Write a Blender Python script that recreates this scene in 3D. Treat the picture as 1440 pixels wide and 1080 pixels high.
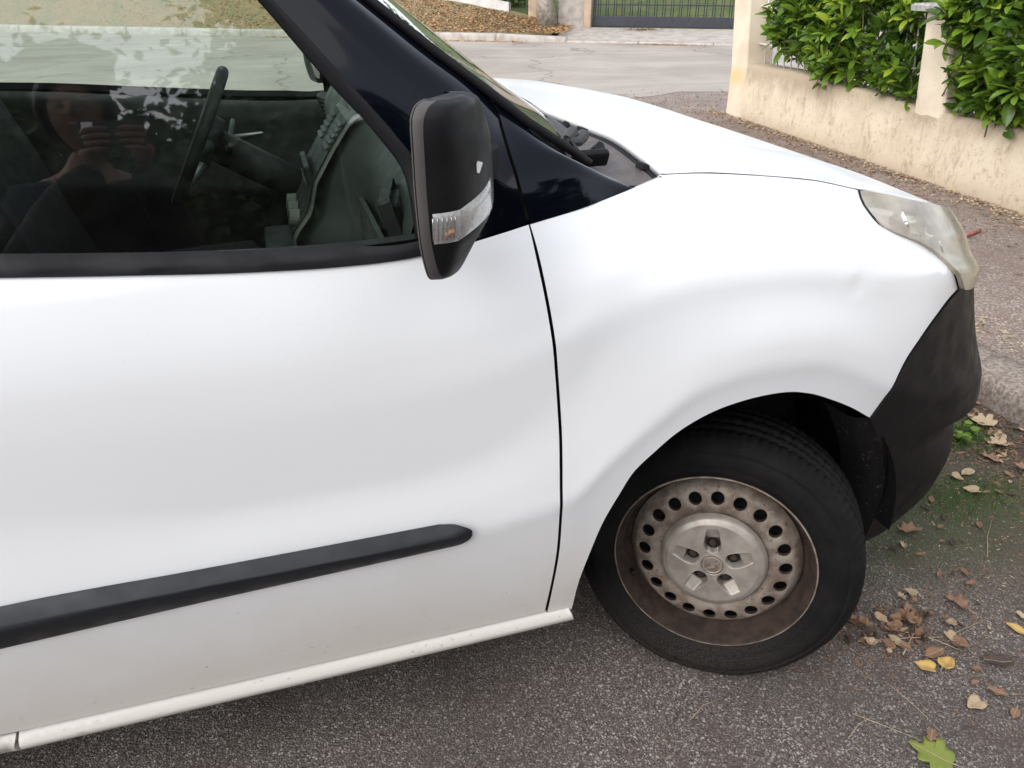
import bpy, bmesh, math, random
import numpy as np
from mathutils import Vector, Matrix
from mathutils.geometry import delaunay_2d_cdt
R = math.radians
random.seed(7); rng = np.random.default_rng(7)
scene = bpy.context.scene
for o in list(bpy.data.objects): bpy.data.objects.remove(o)

# ------------------------------------------------------------------ camera
# x runs forward along the van, y to its left, z up; origin on the asphalt under the front axle
cam_d = bpy.data.cameras.new('camera'); cam = bpy.data.objects.new('camera', cam_d)
scene.collection.objects.link(cam); scene.camera = cam
YAW, PITCH, FPX = R(17), R(28.4), 1080.0
cam_d.sensor_width = 36; cam_d.lens = 36 * FPX / 1440
cam_d.clip_start = .02; cam_d.clip_end = 3000
hd = Vector((math.sin(YAW), math.cos(YAW), 0)); rt = Vector((math.cos(YAW), -math.sin(YAW), 0)); up = Vector((0, 0, 1))
fw = hd * math.cos(PITCH) - up * math.sin(PITCH); cu = up * math.cos(PITCH) + hd * math.sin(PITCH)
m = Matrix((rt, cu, -fw)).transposed().to_4x4(); m.translation = (-.803, -1.945, 1.449)
cam.matrix_world = m

# ------------------------------------------------------------------ sky and sun (thin overcast, sun high behind the photographer's left shoulder)
SUN_EL, SUN_AZ = R(41), R(-122)          # azimuth from +y towards +x
w = bpy.data.worlds.new('World'); scene.world = w; w.use_nodes = True
nt = w.node_tree; nt.nodes.clear()
sky = nt.nodes.new('ShaderNodeTexSky'); sky.sky_type = 'NISHITA'; sky.sun_disc = False
sky.sun_elevation = SUN_EL; sky.sun_rotation = SUN_AZ; sky.air_density = 1.0; sky.dust_density = 1.5; sky.ozone_density = 1.0
hs = nt.nodes.new('ShaderNodeHueSaturation'); hs.inputs['Saturation'].default_value = .36
bg = nt.nodes.new('ShaderNodeBackground'); bg.inputs['Strength'].default_value = .15
wo = nt.nodes.new('ShaderNodeOutputWorld')
nt.links.new(sky.outputs[0], hs.inputs['Color']); nt.links.new(hs.outputs[0], bg.inputs[0]); nt.links.new(bg.outputs[0], wo.inputs[0])
sd = bpy.data.lights.new('sun', 'SUN'); sd.energy = 1.35; sd.angle = R(150); sd.color = (1, .955, .89)
so = bpy.data.objects.new('sun', sd); scene.collection.objects.link(so)
sdir = Vector((math.sin(SUN_AZ) * math.cos(SUN_EL), math.cos(SUN_AZ) * math.cos(SUN_EL), math.sin(SUN_EL)))
so.rotation_euler = sdir.to_track_quat('Z', 'Y').to_euler()
vs = scene.view_settings; vs.view_transform = 'Standard'; vs.look = 'None'; vs.gamma = 1; vs.use_curve_mapping = False
vs.exposure = 1.04

cy = scene.cycles; cy.max_bounces = 7; cy.diffuse_bounces = 3; cy.glossy_bounces = 4; cy.transparent_max_bounces = 10; cy.use_adaptive_sampling = True; cy.adaptive_threshold = .02; cy.caustics_reflective = False; cy.caustics_refractive = False

# ------------------------------------------------------------------ helpers
COL = scene.collection
def tag(o, label=None, cat=None, group=None, kind=None):
    if label: o['label'] = label
    if cat: o['category'] = cat
    if group: o['group'] = group
    if kind: o['kind'] = kind
    return o
def empty(name, loc=(0, 0, 0)):
    o = bpy.data.objects.new(name, None); o.location = loc; o.empty_display_size = .1; COL.objects.link(o); return o
def link(name, me, parent=None, mat=None):
    if mat is not None:
        me.materials.clear(); me.materials.append(mat)
    o = bpy.data.objects.new(name, me); COL.objects.link(o)
    if parent is not None: o.parent = parent
    return o
def mesh(name, verts, faces, smooth=True):
    me = bpy.data.meshes.new(name); me.from_pydata([tuple(map(float, v)) for v in verts], [], [tuple(int(i) for i in f) for f in faces])
    if smooth: me.polygons.foreach_set('use_smooth', [True] * len(me.polygons))
    me.update(); return me
def obj(name, verts, faces, mat, parent=None, smooth=True, fix=False):
    me = mesh(name, verts, faces, smooth)
    if fix:
        bm = bmesh.new(); bm.from_mesh(me); bmesh.ops.recalc_face_normals(bm, faces=bm.faces); bm.to_mesh(me); bm.free()
    return link(name, me, parent, mat)
class MB:
    """collects shapes that become ONE mesh"""
    def __init__(s): s.v = []; s.f = []
    def add(s, v, f):
        n = len(s.v); s.v += [tuple(p) for p in v]; s.f += [tuple(i + n for i in q) for q in f]; return s
    def box(s, c, d, rot=None):
        x, y, z = d[0] / 2, d[1] / 2, d[2] / 2
        v = [Vector((a * x, b * y, e * z)) for a in (-1, 1) for b in (-1, 1) for e in (-1, 1)]
        if rot is not None: v = [rot @ p for p in v]
        return s.add([p + Vector(c) for p in v], [(0, 1, 3, 2), (4, 6, 7, 5), (0, 4, 5, 1), (2, 3, 7, 6), (0, 2, 6, 4), (1, 5, 7, 3)])
    def tube(s, pts, rad, n=8, cap=True):
        pts = [Vector(p) for p in pts]; rs = rad if hasattr(rad, '__len__') else [rad] * len(pts)
        vv = []; ff = []; ref = None
        for i, p in enumerate(pts):
            t = (pts[min(i + 1, len(pts) - 1)] - pts[max(i - 1, 0)]).normalized()
            if ref is None: ref = t.orthogonal().normalized()
            a = (ref - t * ref.dot(t)).normalized(); b = t.cross(a); ref = a
            vv += [p + (a * math.cos(2 * math.pi * k / n) + b * math.sin(2 * math.pi * k / n)) * rs[i] for k in range(n)]
        for i in range(len(pts) - 1):
            for k in range(n):
                k2 = (k + 1) % n; ff.append((i * n + k, i * n + k2, (i + 1) * n + k2, (i + 1) * n + k))
        if cap: ff += [tuple(range(n))[::-1], tuple((len(pts) - 1) * n + k for k in range(n))]
        return s.add(vv, ff)
    def grid(s, rows, closed=False):
        nr, nc = len(rows), len(rows[0])
        ff = []
        for i in range(nr - 1):
            for k in range(nc if closed else nc - 1):
                k2 = (k + 1) % nc; ff.append((i * nc + k, i * nc + k2, (i + 1) * nc + k2, (i + 1) * nc + k))
        return s.add([p for r in rows for p in r], ff)
    def build(s, name, mat, parent=None, smooth=False, fix=True, bevel=0., solid=0.):
        o = obj(name, s.v, s.f, mat, parent, smooth, fix)
        if solid:
            md = o.modifiers.new('solid', 'SOLIDIFY'); md.thickness = solid; md.offset = -1
        if bevel:
            md = o.modifiers.new('bevel', 'BEVEL'); md.width = bevel; md.segments = 2; md.limit_method = 'ANGLE'; md.angle_limit = R(35)
        return o
def smooth_line(pts, step, closed=False):
    """Catmull-Rom through pts, resampled about every step"""
    P = [np.array(p, float) for p in pts]; n = len(P); out = []
    if n == 2 and not closed:
        L = np.linalg.norm(P[1] - P[0]); k = max(1, int(L / step)); return [P[0] + (P[1] - P[0]) * i / k for i in range(k + 1)]
    for i in range(n if closed else n - 1):
        g = (lambda j: P[j % n]) if closed else (lambda j: P[min(max(j, 0), n - 1)])
        p0, p1, p2, p3 = g(i - 1), g(i), g(i + 1), g(i + 2)
        if not closed and i == 0: p0 = 2 * p1 - p2
        if not closed and i == n - 2: p3 = 2 * p2 - p1
        k = max(1, int(np.linalg.norm(p2 - p1) / step + .5))
        # centripetal-ish: tangents limited by chord
        l0, l1, l2 = [max(np.linalg.norm(q) , 1e-6) for q in (p1 - p0, p2 - p1, p3 - p2)]
        m1 = ((p2 - p1) / l1 * l0 + (p1 - p0) / l0 * l1) / (l0 + l1) * l1
        m2 = ((p3 - p2) / l2 * l1 + (p2 - p1) / l1 * l2) / (l1 + l2) * l1
        for j in range(k):
            t = j / k; out.append((2*t**3-3*t*t+1)*p1 + (t**3-2*t*t+t)*m1 + (-2*t**3+3*t*t)*p2 + (t**3-t*t)*m2)
    if not closed: out.append(P[-1])
    return out

# ------------------------------------------------------------------ materials
class NT:
    def __init__(s, name):
        s.m = bpy.data.materials.new(name); s.m.use_nodes = True; s.t = s.m.node_tree; s.t.nodes.clear()
        s.out = s.n('ShaderNodeOutputMaterial'); s.b = s.n('ShaderNodeBsdfPrincipled'); s.l(s.b.outputs[0], s.out.inputs[0])
    def n(s, ty, **k):
        nd = s.t.nodes.new(ty)
        for a, v in k.items(): setattr(nd, a, v)
        return nd
    def l(s, a, b): s.t.links.new(a, b)
    def coord(s, kind='Object'):
        return s.n('ShaderNodeTexCoord').outputs[kind]
    def geo(s): return s.n('ShaderNodeNewGeometry').outputs['Position']
    def noise(s, vec, scale, detail=3, rough=.55, dist=0.):
        nd = s.n('ShaderNodeTexNoise'); nd.inputs['Scale'].default_value = scale; nd.inputs['Detail'].default_value = detail
        nd.inputs['Roughness'].default_value = rough; nd.inputs['Distortion'].default_value = dist; s.l(vec, nd.inputs['Vector']); return nd
    def voro(s, vec, scale, feature='F1'):
        nd = s.n('ShaderNodeTexVoronoi'); nd.feature = feature; nd.inputs['Scale'].default_value = scale; s.l(vec, nd.inputs['Vector']); return nd
    def ramp(s, fac, stops):
        r = s.n('ShaderNodeValToRGB'); e = r.color_ramp.elements
        while len(e) > 1: e.remove(e[-1])
        for i, (p, c) in enumerate(stops):
            q = e[0] if i == 0 else e.new(p)
            q.position = p; q.color = (c, c, c, 1) if not hasattr(c, '__len__') else (*c, 1)
        s.l(fac, r.inputs[0]); return r.outputs[0]
    def mix(s, fac, a, b, mode='MIX'):
        x = s.n('ShaderNodeMix'); x.data_type = 'RGBA'; x.blend_type = mode
        for v, i in ((fac, 0), (a, 6), (b, 7)):
            if isinstance(v, bpy.types.NodeSocket): s.l(v, x.inputs[i])
            elif i == 0: x.inputs[0].default_value = v
            else: x.inputs[i].default_value = (*v, 1)
        return x.outputs[2]
    def math(s, op, a, b=0., c=None, clamp=False):
        x = s.n('ShaderNodeMath'); x.operation = op; x.use_clamp = clamp
        for i, v in enumerate((a, b, c)):
            if v is None: continue
            if isinstance(v, bpy.types.NodeSocket): s.l(v, x.inputs[i])
            else: x.inputs[i].default_value = v
        return x.outputs[0]
    def sep(s, vec):
        x = s.n('ShaderNodeSeparateXYZ'); s.l(vec, x.inputs[0]); return x.outputs
    def mapr(s, v, a, b, c=0., d=1.):
        x = s.n('ShaderNodeMapRange'); x.interpolation_type = 'SMOOTHSTEP'; s.l(v, x.inputs[0])
        for i, q in enumerate((a, b, c, d)): x.inputs[i + 1].default_value = q
        return x.outputs[0]
    def bump(s, h, strength=.3, dist=.005):
        x = s.n('ShaderNodeBump'); x.inputs['Strength'].default_value = strength; x.inputs['Distance'].default_value = dist
        s.l(h, x.inputs['Height']); s.l(x.outputs[0], s.b.inputs['Normal']); return x
    def set(s, base=None, rough=None, metal=None, coat=None, coat_rough=None, spec=None, sheen=None):
        for k, v in (('Base Color', base), ('Roughness', rough), ('Metallic', metal), ('Coat Weight', coat), ('Coat Roughness', coat_rough), ('Specular IOR Level', spec)):
            if v is None: continue
            if isinstance(v, bpy.types.NodeSocket): s.l(v, s.b.inputs[k])
            elif hasattr(v, '__len__'): s.b.inputs[k].default_value = (*v, 1)
            else: s.b.inputs[k].default_value = v
        return s.m
def plain(name, base, rough=.5, metal=0., coat=0., var=.12, scale=9., bump=0., spec=.5):
    """a colour with slight uneven wear"""
    t = NT(name); p = t.geo(); n = t.noise(p, scale, 5)
    lo = tuple(c * (1 - var) for c in base); hi = tuple(min(1, c * (1 + var)) for c in base)
    c = t.mix(t.ramp(n.outputs[0], [(.3, 0.), (.7, 1.)]), lo, hi)
    rr = t.mapr(t.noise(p, scale * 2.3, 4).outputs[0], .3, .7, max(.02, rough * .8), min(1, rough * 1.2))
    t.set(c, rr, metal, coat, spec=spec)
    if bump: t.bump(t.noise(p, 260, 3).outputs[0], bump, .002)
    return t.m
M = {}
def build_materials():
    # white car paint with road grime low down on the doors
    t = NT('white_paint'); p = t.geo(); z = t.sep(p)[2]
    gn = t.noise(p, 6, 6, .6).outputs[0]; zz = t.math('ADD', z, t.math('MULTIPLY', t.math('SUBTRACT', gn, .5), .22))
    low = t.mapr(zz, .64, .26); film = t.math('MULTIPLY', low, .66)
    stretch = t.n('ShaderNodeMapping'); stretch.inputs['Scale'].default_value = (14, 14, 42); t.l(p, stretch.inputs[0])
    sp = t.noise(stretch.outputs[0], 3.2, 6, .7).outputs[0]
    flecks = t.math('MULTIPLY', t.mapr(sp, .60, .74), t.mapr(zz, .45, .27))
    c = t.mix(film, (.845, .858, .878), (.66, .59, .51)); c = t.mix(t.math('MULTIPLY', flecks, .65), c, (.16, .12, .08))
    sv = t.voro(p, 55); chip = t.math('MULTIPLY', t.math('LESS_THAN', sv.outputs['Distance'], .10), t.math('GREATER_THAN', t.sep(sv.outputs['Color'])[0], .955))
    c = t.mix(t.math('MULTIPLY', chip, t.mapr(z, .62, .30, .05, .8)), c, (.10, .08, .06))
    cl = t.noise(p, 2.1, 5).outputs[0]; c = t.mix(t.mapr(cl, .35, .7, 0, .05), c, (.70, .69, .66))
    rough = t.math('ADD', t.mapr(t.noise(p, 5, 5).outputs[0], .3, .7, .30, .40), t.math('MULTIPLY', low, .3))
    M['white'] = t.set(c, rough, coat=.35, coat_rough=.14)
    M['black_gloss'] = NT('black_gloss_paint').set((.002, .0026, .006), .07, coat=.2, coat_rough=.02, spec=.25)
    M['plastic'] = plain('black_plastic', (.006, .006, .0072), .52, bump=.12, var=.25, spec=.22)
    M['plastic_grey'] = plain('grey_plastic', (.055, .055, .058), .5, bump=.1, var=.15)
    M['moulding'] = plain('side_moulding_plastic', (.010, .012, .016), .52, bump=.08, var=.2)
    M['mirror_rim'] = plain('faded_plastic', (.070, .064, .062), .6, bump=.1)
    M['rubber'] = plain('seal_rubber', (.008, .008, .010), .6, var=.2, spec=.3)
    M['void'] = plain('dark_inside', (.008, .008, .008), .9)
    M['cowl'] = plain('sun_bleached_cowl_plastic', (.11, .095, .09), .55, var=.2, scale=14, bump=.1)
    M['trim_dark'] = plain('interior_trim', (.010, .011, .011), .62, bump=.15, var=.2)
    M['trim_mid'] = plain('dashboard_trim', (.045, .052, .047), .6, bump=.15, var=.15)
    M['trim_light'] = plain('dashboard_panel', (.11, .115, .10), .55, bump=.12, var=.15)
    M['seat'] = plain('seat_fabric', (.012, .012, .013), .9, bump=.5)
    M['silver'] = plain('silver_trim', (.5, .5, .5), .35, .8)
    M['chrome'] = NT('reflector_chrome').set((.8, .8, .8), .12, 1.)
    # steel rim, dusty and rusty
    t = NT('dusty_steel_rim'); p = t.geo(); a = t.noise(p, 22, 7, .65).outputs[0]; b = t.noise(p, 90, 5).outputs[0]
    c = t.mix(t.mapr(a, .40, .62), (.30, .255, .215), (.17, .125, .095)); c = t.mix(t.mapr(b, .58, .72, 0, .8), c, (.06, .036, .025))
    M['rim'] = t.set(c, .62, .18); t.bump(b, .2, .001)
    t = NT('rusty_barrel'); p = t.geo(); a = t.noise(p, 30, 7, .65).outputs[0]
    M['barrel'] = t.set(t.mix(t.mapr(a, .35, .65), (.060, .037, .027), (.024, .016, .013)), .8, .1); t.bump(a, .3, .002)
    t = NT('hub_cap_silver'); p = t.geo(); a = t.noise(p, 26, 6).outputs[0]
    M['hubcap'] = t.set(t.mix(t.mapr(a, .35, .7), (.46, .415, .37), (.33, .29, .255)), .42, .45)
    t = NT('tyre_rubber'); p = t.geo(); a = t.noise(p, 14, 7, .65).outputs[0]; b = t.noise(p, 330, 4).outputs[0]; z = t.sep(p)[2]
    dust = t.math('MULTIPLY', t.mapr(t.math('ADD', z, t.math('MULTIPLY', a, .22)), .34, .05), t.mapr(b, .38, .62))
    c = t.mix(t.mapr(a, .35, .68), (.0055, .0052, .0056), (.0115, .0105, .0105)); c = t.mix(t.math('MULTIPLY', dust, .55), c, (.075, .060, .050))
    M['tyre'] = t.set(c, .8, spec=.2); t.bump(b, .35, .0015)
    t = NT('muddy_liner'); p = t.geo(); a = t.noise(p, 60, 6, .7).outputs[0]
    M['liner'] = t.set(t.mix(t.mapr(a, .60, .72), (.007, .0065, .0065), (.15, .13, .12)), .85, spec=.2); t.bump(a, .5, .003)
    # glass: clear sheet, tinted, mirrors more at grazing angles
    def glass(name, tint, refl, rough=.01, dirt=0.):
        t = NT(name); t.t.nodes.remove(t.b)
        tr = t.n('ShaderNodeBsdfTransparent'); tr.inputs[0].default_value = (*tint, 1)
        gl = t.n('ShaderNodeBsdfGlossy'); gl.inputs['Roughness'].default_value = rough; gl.inputs[0].default_value = (1, 1, 1, 1)
        lw = t.n('ShaderNodeLayerWeight'); lw.inputs[0].default_value = .5
        f5 = t.math('POWER', lw.outputs['Facing'], 4.0); fr = t.math('ADD', refl, t.math('MULTIPLY', f5, 1 - refl), clamp=True)
        mx = t.n('ShaderNodeMixShader'); t.l(fr, mx.inputs[0]); t.l(tr.outputs[0], mx.inputs[1]); t.l(gl.outputs[0], mx.inputs[2])
        last = mx.outputs[0]
        if dirt:
            p = t.geo(); n = t.mapr(t.noise(p, 7, 7, .7).outputs[0], .35, .8, .15 * dirt, dirt)
            df = t.n('ShaderNodeBsdfDiffuse'); df.inputs[0].default_value = (.45, .42, .37, 1)
            m2 = t.n('ShaderNodeMixShader'); t.l(n, m2.inputs[0]); t.l(last, m2.inputs[1]); t.l(df.outputs[0], m2.inputs[2]); last = m2.outputs[0]
        t.l(last, t.out.inputs[0]); return t.m
    M['glass'] = glass('door_glass', (.80, .88, .83), .068, .018, dirt=.012)
    M['windscreen'] = glass('windscreen_glass', (.70, .80, .74), .07, dirt=.10)
    M['clear'] = glass('lens_clear', (.9, .9, .9), .06, .04, dirt=.1)
    # weathered headlamp lens: milky and yellowed
    t = NT('hazed_headlamp_lens'); t.t.nodes.remove(t.b); p = t.geo(); n = t.noise(p, 9, 5).outputs[0]; x, y, z = t.sep(p)
    cc = t.mix(t.mapr(n, .3, .7), (.50, .445, .36), (.68, .62, .535)); cc = t.mix(t.mapr(z, 1.02, .86, 0, .55), cc, (.55, .48, .34))
    df = t.n('ShaderNodeBsdfDiffuse'); t.l(cc, df.inputs[0])
    tr = t.n('ShaderNodeBsdfTransparent'); tr.inputs[0].default_value = (.8, .77, .68, 1)
    gl = t.n('ShaderNodeBsdfGlossy'); gl.inputs['Roughness'].default_value = .16
    m1 = t.n('ShaderNodeMixShader'); t.l(t.mapr(n, .3, .7, .52, .76), m1.inputs[0]); t.l(tr.outputs[0], m1.inputs[1]); t.l(df.outputs[0], m1.inputs[2])
    lw = t.n('ShaderNodeLayerWeight'); lw.inputs[0].default_value = .5
    m2 = t.n('ShaderNodeMixShader'); t.l(t.math('ADD', .06, t.math('MULTIPLY', t.math('POWER', lw.outputs['Facing'], 4.), .6)), m2.inputs[0]); t.l(m1.outputs[0], m2.inputs[1]); t.l(gl.outputs[0], m2.inputs[2])
    t.l(m2.outputs[0], t.out.inputs[0]); M['lamp'] = t.m
    M['amber'] = plain('amber_bulb', (.58, .30, .14), .5)
    M['lens_back'] = plain('lens_reflector', (.62, .62, .62), .3, .35, var=.15, scale=90)
    # asphalt of the parking bay: pale stone chips in dark binder, damp soil and moss towards the kerb
    def asphalt(name, chip_lo, chip_hi, binder, cell, soil=False, warm=0.):
        t = NT(name); p = t.geo(); v = t.voro(p, cell); v2 = t.voro(p, cell * 2.3)
        r = t.sep(v.outputs['Color'])[0]; r2 = t.sep(v2.outputs['Color'])[1]
        chips = t.mix(t.ramp(r, [(0., 0.), (.55, .12), (.86, .5), (1., 1.)]), chip_lo, chip_hi)
        edge = t.mapr(v.outputs['Distance'], .30, .62)
        c = t.mix(edge, chips, binder)
        c = t.mix(t.math('MULTIPLY', t.mapr(r2, .80, .95), .5), c, chip_hi)
        v3 = t.voro(p, cell * .62); r3 = t.sep(v3.outputs['Color'])[2]; c = t.mix(t.math('MULTIPLY', t.mapr(r3, .90, .96), t.mapr(v3.outputs['Distance'], .5, .32, 0, .75)), c, chip_hi); c = t.mix(t.math('MULTIPLY', t.mapr(r3, .10, .04), t.mapr(v3.outputs['Distance'], .55, .35, 0, .8)), c, tuple(q * .4 for q in binder))
        big = t.noise(p, 1.1, 6, .6).outputs[0]; c = t.mix(t.mapr(big, .36, .66, 0., .55), c, tuple(q * .62 for q in binder))
        md = t.noise(p, 5.2, 6, .65).outputs[0]; c = t.mix(t.mapr(md, .45, .68, 0., .5), c, tuple(q * .8 for q in (binder[0] * 1.15, binder[1] * .95, binder[2] * .95)))
        h = t.math('SUBTRACT', 1., v.outputs['Distance'])
        if soil:
            x, y, z = t.sep(p); nz = t.noise(p, 3.2, 7, .7).outputs[0]
            k = t.math('ADD', x, t.math('MULTIPLY', t.math('SUBTRACT', nz, .5), .75))
            k = t.math('ADD', k, t.math('MULTIPLY', y, .18))
            sf = t.mapr(k, .42, 1.10); fine = t.noise(p, 95, 5, .75).outputs[0]; fn2 = t.noise(p, 24, 5, .7).outputs[0]
            sc = t.mix(t.mapr(fine, .38, .64), (.028, .021, .015), (.17, .13, .095)); sc = t.mix(t.mapr(fn2, .5, .7, 0, .6), sc, (.085, .045, .028))
            c = t.mix(t.math('MULTIPLY', sf, t.mapr(fine, .30, .50, .45, .95)), c, sc)
            # moss film in front of the tyre
            mx = t.math('SUBTRACT', x, .95); my = t.math('SUBTRACT', y, -.55)
            dd = t.math('SQRT', t.math('ADD', t.math('MULTIPLY', t.math('MULTIPLY', mx, mx), .7), t.math('MULTIPLY', t.math('MULTIPLY', my, my), 3.)))
            mf = t.math('MULTIPLY', t.mapr(t.math('ADD', dd, t.math('MULTIPLY', t.math('SUBTRACT', nz, .5), .5)), .52, .12), t.mapr(fine, .44, .60, .12, .95))
            c = t.mix(t.math('MULTIPLY', mf, .9), c, (.030, .070, .012))
        t.set(c, .86); t.bump(h, .7, .004); return t.m
    M['asphalt'] = asphalt('coarse_asphalt', (.105, .088, .079), (.56, .50, .455), (.090, .072, .063), 235, soil=True)
    M['pavement'] = asphalt('footway_asphalt', (.27, .215, .18), (.62, .54, .475), (.20, .155, .13), 84)
    M['broken'] = asphalt('worn_corner_asphalt', (.30, .245, .21), (.52, .45, .40), (.22, .175, .15), 60)
    t = NT('pale_road'); p = t.geo(); a = t.noise(p, .55, 7, .6, .6).outputs[0]; b = t.noise(p, 40, 5, .7).outputs[0]
    mp = t.n('ShaderNodeMapping'); mp.inputs['Rotation'].default_value = (0, 0, R(33)); mp.inputs['Scale'].default_value = (.25, 1.6, 1); t.l(p, mp.inputs[0])
    st = t.noise(mp.outputs[0], 1.2, 6, .6).outputs[0]
    c = t.mix(t.mapr(a, .35, .66), (.31, .275, .243), (.40, .36, .322)); c = t.mix(t.mapr(st, .45, .7, 0, .5), c, (.26, .22, .19)); c = t.mix(t.mapr(b, .5, .75, 0, .5), c, (.22, .185, .16))
    ds = t.n('ShaderNodeVectorMath'); ds.operation = 'ADD'; nn = t.noise(p, 1.3, 5); sc_ = t.n('ShaderNodeVectorMath'); sc_.operation = 'SCALE'; sc_.inputs['Scale'].default_value = 1.1
    t.l(nn.outputs['Color'], sc_.inputs[0]); t.l(p, ds.inputs[0]); t.l(sc_.outputs[0], ds.inputs[1])
    cr = t.voro(ds.outputs[0], .2, 'DISTANCE_TO_EDGE'); c = t.mix(t.mapr(cr.outputs['Distance'], .006, .002, 0, .6), c, (.12, .09, .08))
    M['road'] = t.set(c, .88); t.bump(b, .3, .004)
    t = NT('kerb_concrete'); p = t.geo(); a = t.noise(p, 70, 6, .75).outputs[0]; b = t.noise(p, 3.5, 6).outputs[0]
    c = t.mix(t.mapr(a, .36, .66), (.17, .135, .11), (.44, .38, .33)); c = t.mix(t.mapr(b, .45, .7, 0, .6), c, (.15, .10, .075))
    M['kerb'] = t.set(c, .9); t.bump(a, .7, .005)
    t = NT('far_kerb_concrete'); p = t.geo(); a = t.noise(p, 6, 6).outputs[0]
    M['kerb_far'] = t.set(t.mix(t.mapr(a, .35, .7), (.46, .42, .38), (.33, .29, .26)), .9)
    # stained lime render of the garden wall
    t = NT('weathered_render'); p = t.geo(); z = t.sep(p)[2]; a = t.noise(p, 2.4, 7, .6).outputs[0]; b = t.noise(p, 26, 6, .75).outputs[0]
    mp = t.n('ShaderNodeMapping'); mp.inputs['Scale'].default_value = (5, 5, 1.7); t.l(p, mp.inputs[0]); st = t.noise(mp.outputs[0], 1.9, 9, .78, .5).outputs[0]
    c = t.mix(t.mapr(a, .35, .68), (.70, .60, .455), (.60, .50, .37))
    c = t.mix(t.mapr(st, .52, .66, 0, .62), c, (.36, .26, .17)); zn = t.math('ADD', z, t.math('MULTIPLY', t.math('SUBTRACT', a, .5), .35))
    c = t.mix(t.mapr(zn, .38, .58, 0, .7), c, (.33, .25, .17))
    c = t.mix(t.mapr(zn, .24, .06, 0, .5), c, (.42, .31, .21)); c = t.mix(t.mapr(b, .56, .68, 0, .62), c, (.30, .22, .15)); b2 = t.noise(p, 9, 8, .8).outputs[0]; c = t.mix(t.mapr(b2, .53, .68, 0, .75), c, (.34, .25, .165))
    c = t.mix(t.math('MULTIPLY', t.mapr(b, .30, .36, 1, 0), .5), c, (.80, .70, .56))
    M['render'] = t.set(c, .92); t.bump(b, .5, .008)
    t = NT('pillar_render'); p = t.geo(); a = t.noise(p, 3.4, 7, .6).outputs[0]; b = t.noise(p, 34, 5, .7).outputs[0]; z = t.sep(p)[2]
    c = t.mix(t.mapr(a, .35, .68), (.72, .625, .49), (.62, .525, .40)); c = t.mix(t.mapr(b, .60, .75, 0, .5), c, (.36, .28, .21))
    yl = t.math('MULTIPLY', t.mapr(z, .62, .50), t.mapr(z, .34, .48)); yl = t.math('MULTIPLY', yl, t.mapr(t.sep(p)[1], 5.1, 5.4))
    c = t.mix(t.math('MULTIPLY', yl, .6), c, (.70, .42, .12))
    M['pillar'] = t.set(c, .92); t.bump(b, .3, .006)
    M['cap'] = plain('pillar_cap_stone', (.36, .35, .33), .9, var=.35, scale=40, bump=.6)
    M['fence_white'] = plain('white_fence_paint', (.62, .60, .56), .5, var=.2)
    M['gate'] = plain('dark_gate_paint', (.030, .032, .045), .5, var=.2)
    M['gate_pillar'] = plain('gate_pillar_render', (.42, .32, .23), .9, var=.25, scale=4)
    M['wall_white'] = plain('pale_low_wall', (.62, .60, .57), .9, var=.2, scale=3)
    # plants
    def leaf(name, a, b, rough=.38, trans=.25, var=True):
        t = NT(name); oi = t.n('ShaderNodeObjectInfo'); p = t.geo(); n = t.noise(p, 7, 4).outputs[0]
        f = t.math('ADD', t.math('MULTIPLY', oi.outputs['Random'], .6), t.math('MULTIPLY', n, .5), clamp=True)
        c = t.mix(f, a, b); t.set(c, rough)
        tl = t.n('ShaderNodeBsdfTranslucent'); t.l(c, tl.inputs[0]); mx = t.n('ShaderNodeMixShader'); mx.inputs[0].default_value = trans
        t.l(t.b.outputs[0], mx.inputs[1]); t.l(tl.outputs[0], mx.inputs[2]); t.l(mx.outputs[0], t.out.inputs[0]); return t.m
    M['laurel_dark'] = leaf('laurel_old_leaf', (.042, .095, .016), (.10, .18, .024), .30)
    M['laurel_mid'] = leaf('laurel_leaf', (.12, .22, .022), (.20, .32, .036), .32)
    M['laurel_young'] = leaf('laurel_young_leaf', (.27, .39, .03), (.38, .48, .055), .38, .35)
    M['stem'] = plain('laurel_stem', (.10, .085, .04), .8)
    M['bark'] = plain('pale_bark', (.30, .27, .23), .9, var=.45, scale=12, bump=.6)
    M['tree_leaf'] = leaf('tree_leaf', (.025, .05, .015), (.06, .10, .03), .55)
    M['grass'] = leaf('grass_blade', (.05, .12, .02), (.12, .20, .04), .6)
    t = NT('lawn'); p = t.geo(); a = t.noise(p, 1.6, 7, .7).outputs[0]; b = t.noise(p, 14, 6, .75).outputs[0]
    c = t.mix(t.mapr(a, .35, .65), (.06, .105, .025), (.14, .15, .05)); c = t.mix(t.mapr(b, .5, .7, 0, .7), c, (.035, .06, .015)); M['lawn'] = t.set(c, .95); t.bump(b, 1., .05)
    t = NT('leafy_verge'); p = t.geo(); a = t.noise(p, 1.1, 6, .7).outputs[0]; b = t.noise(p, 22, 6, .8).outputs[0]
    c = t.mix(t.mapr(a, .40, .62), (.33, .235, .135), (.25, .22, .125)); c = t.mix(t.mapr(b, .48, .66, 0, .8), c, (.12, .08, .04)); M['verge'] = t.set(c, .95); t.bump(b, 1., .03)
    def dry(name, a, b, spots=(.08, .05, .03)):
        t = NT(name); p = t.geo(); n = t.noise(p, 60, 5, .65).outputs[0]; n2 = t.noise(p, 210, 4).outputs[0]; oi = t.n('ShaderNodeObjectInfo')
        c = t.mix(t.math('ADD', t.math('MULTIPLY', n, .6), t.math('MULTIPLY', oi.outputs['Random'], .4)), a, b); c = t.mix(t.mapr(n2, .62, .72, 0, .8), c, spots); t.set(c, .7); return t.m
    M['dry_brown'] = dry('dry_brown_leaf', (.16, .085, .048), (.31, .19, .115))
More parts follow.
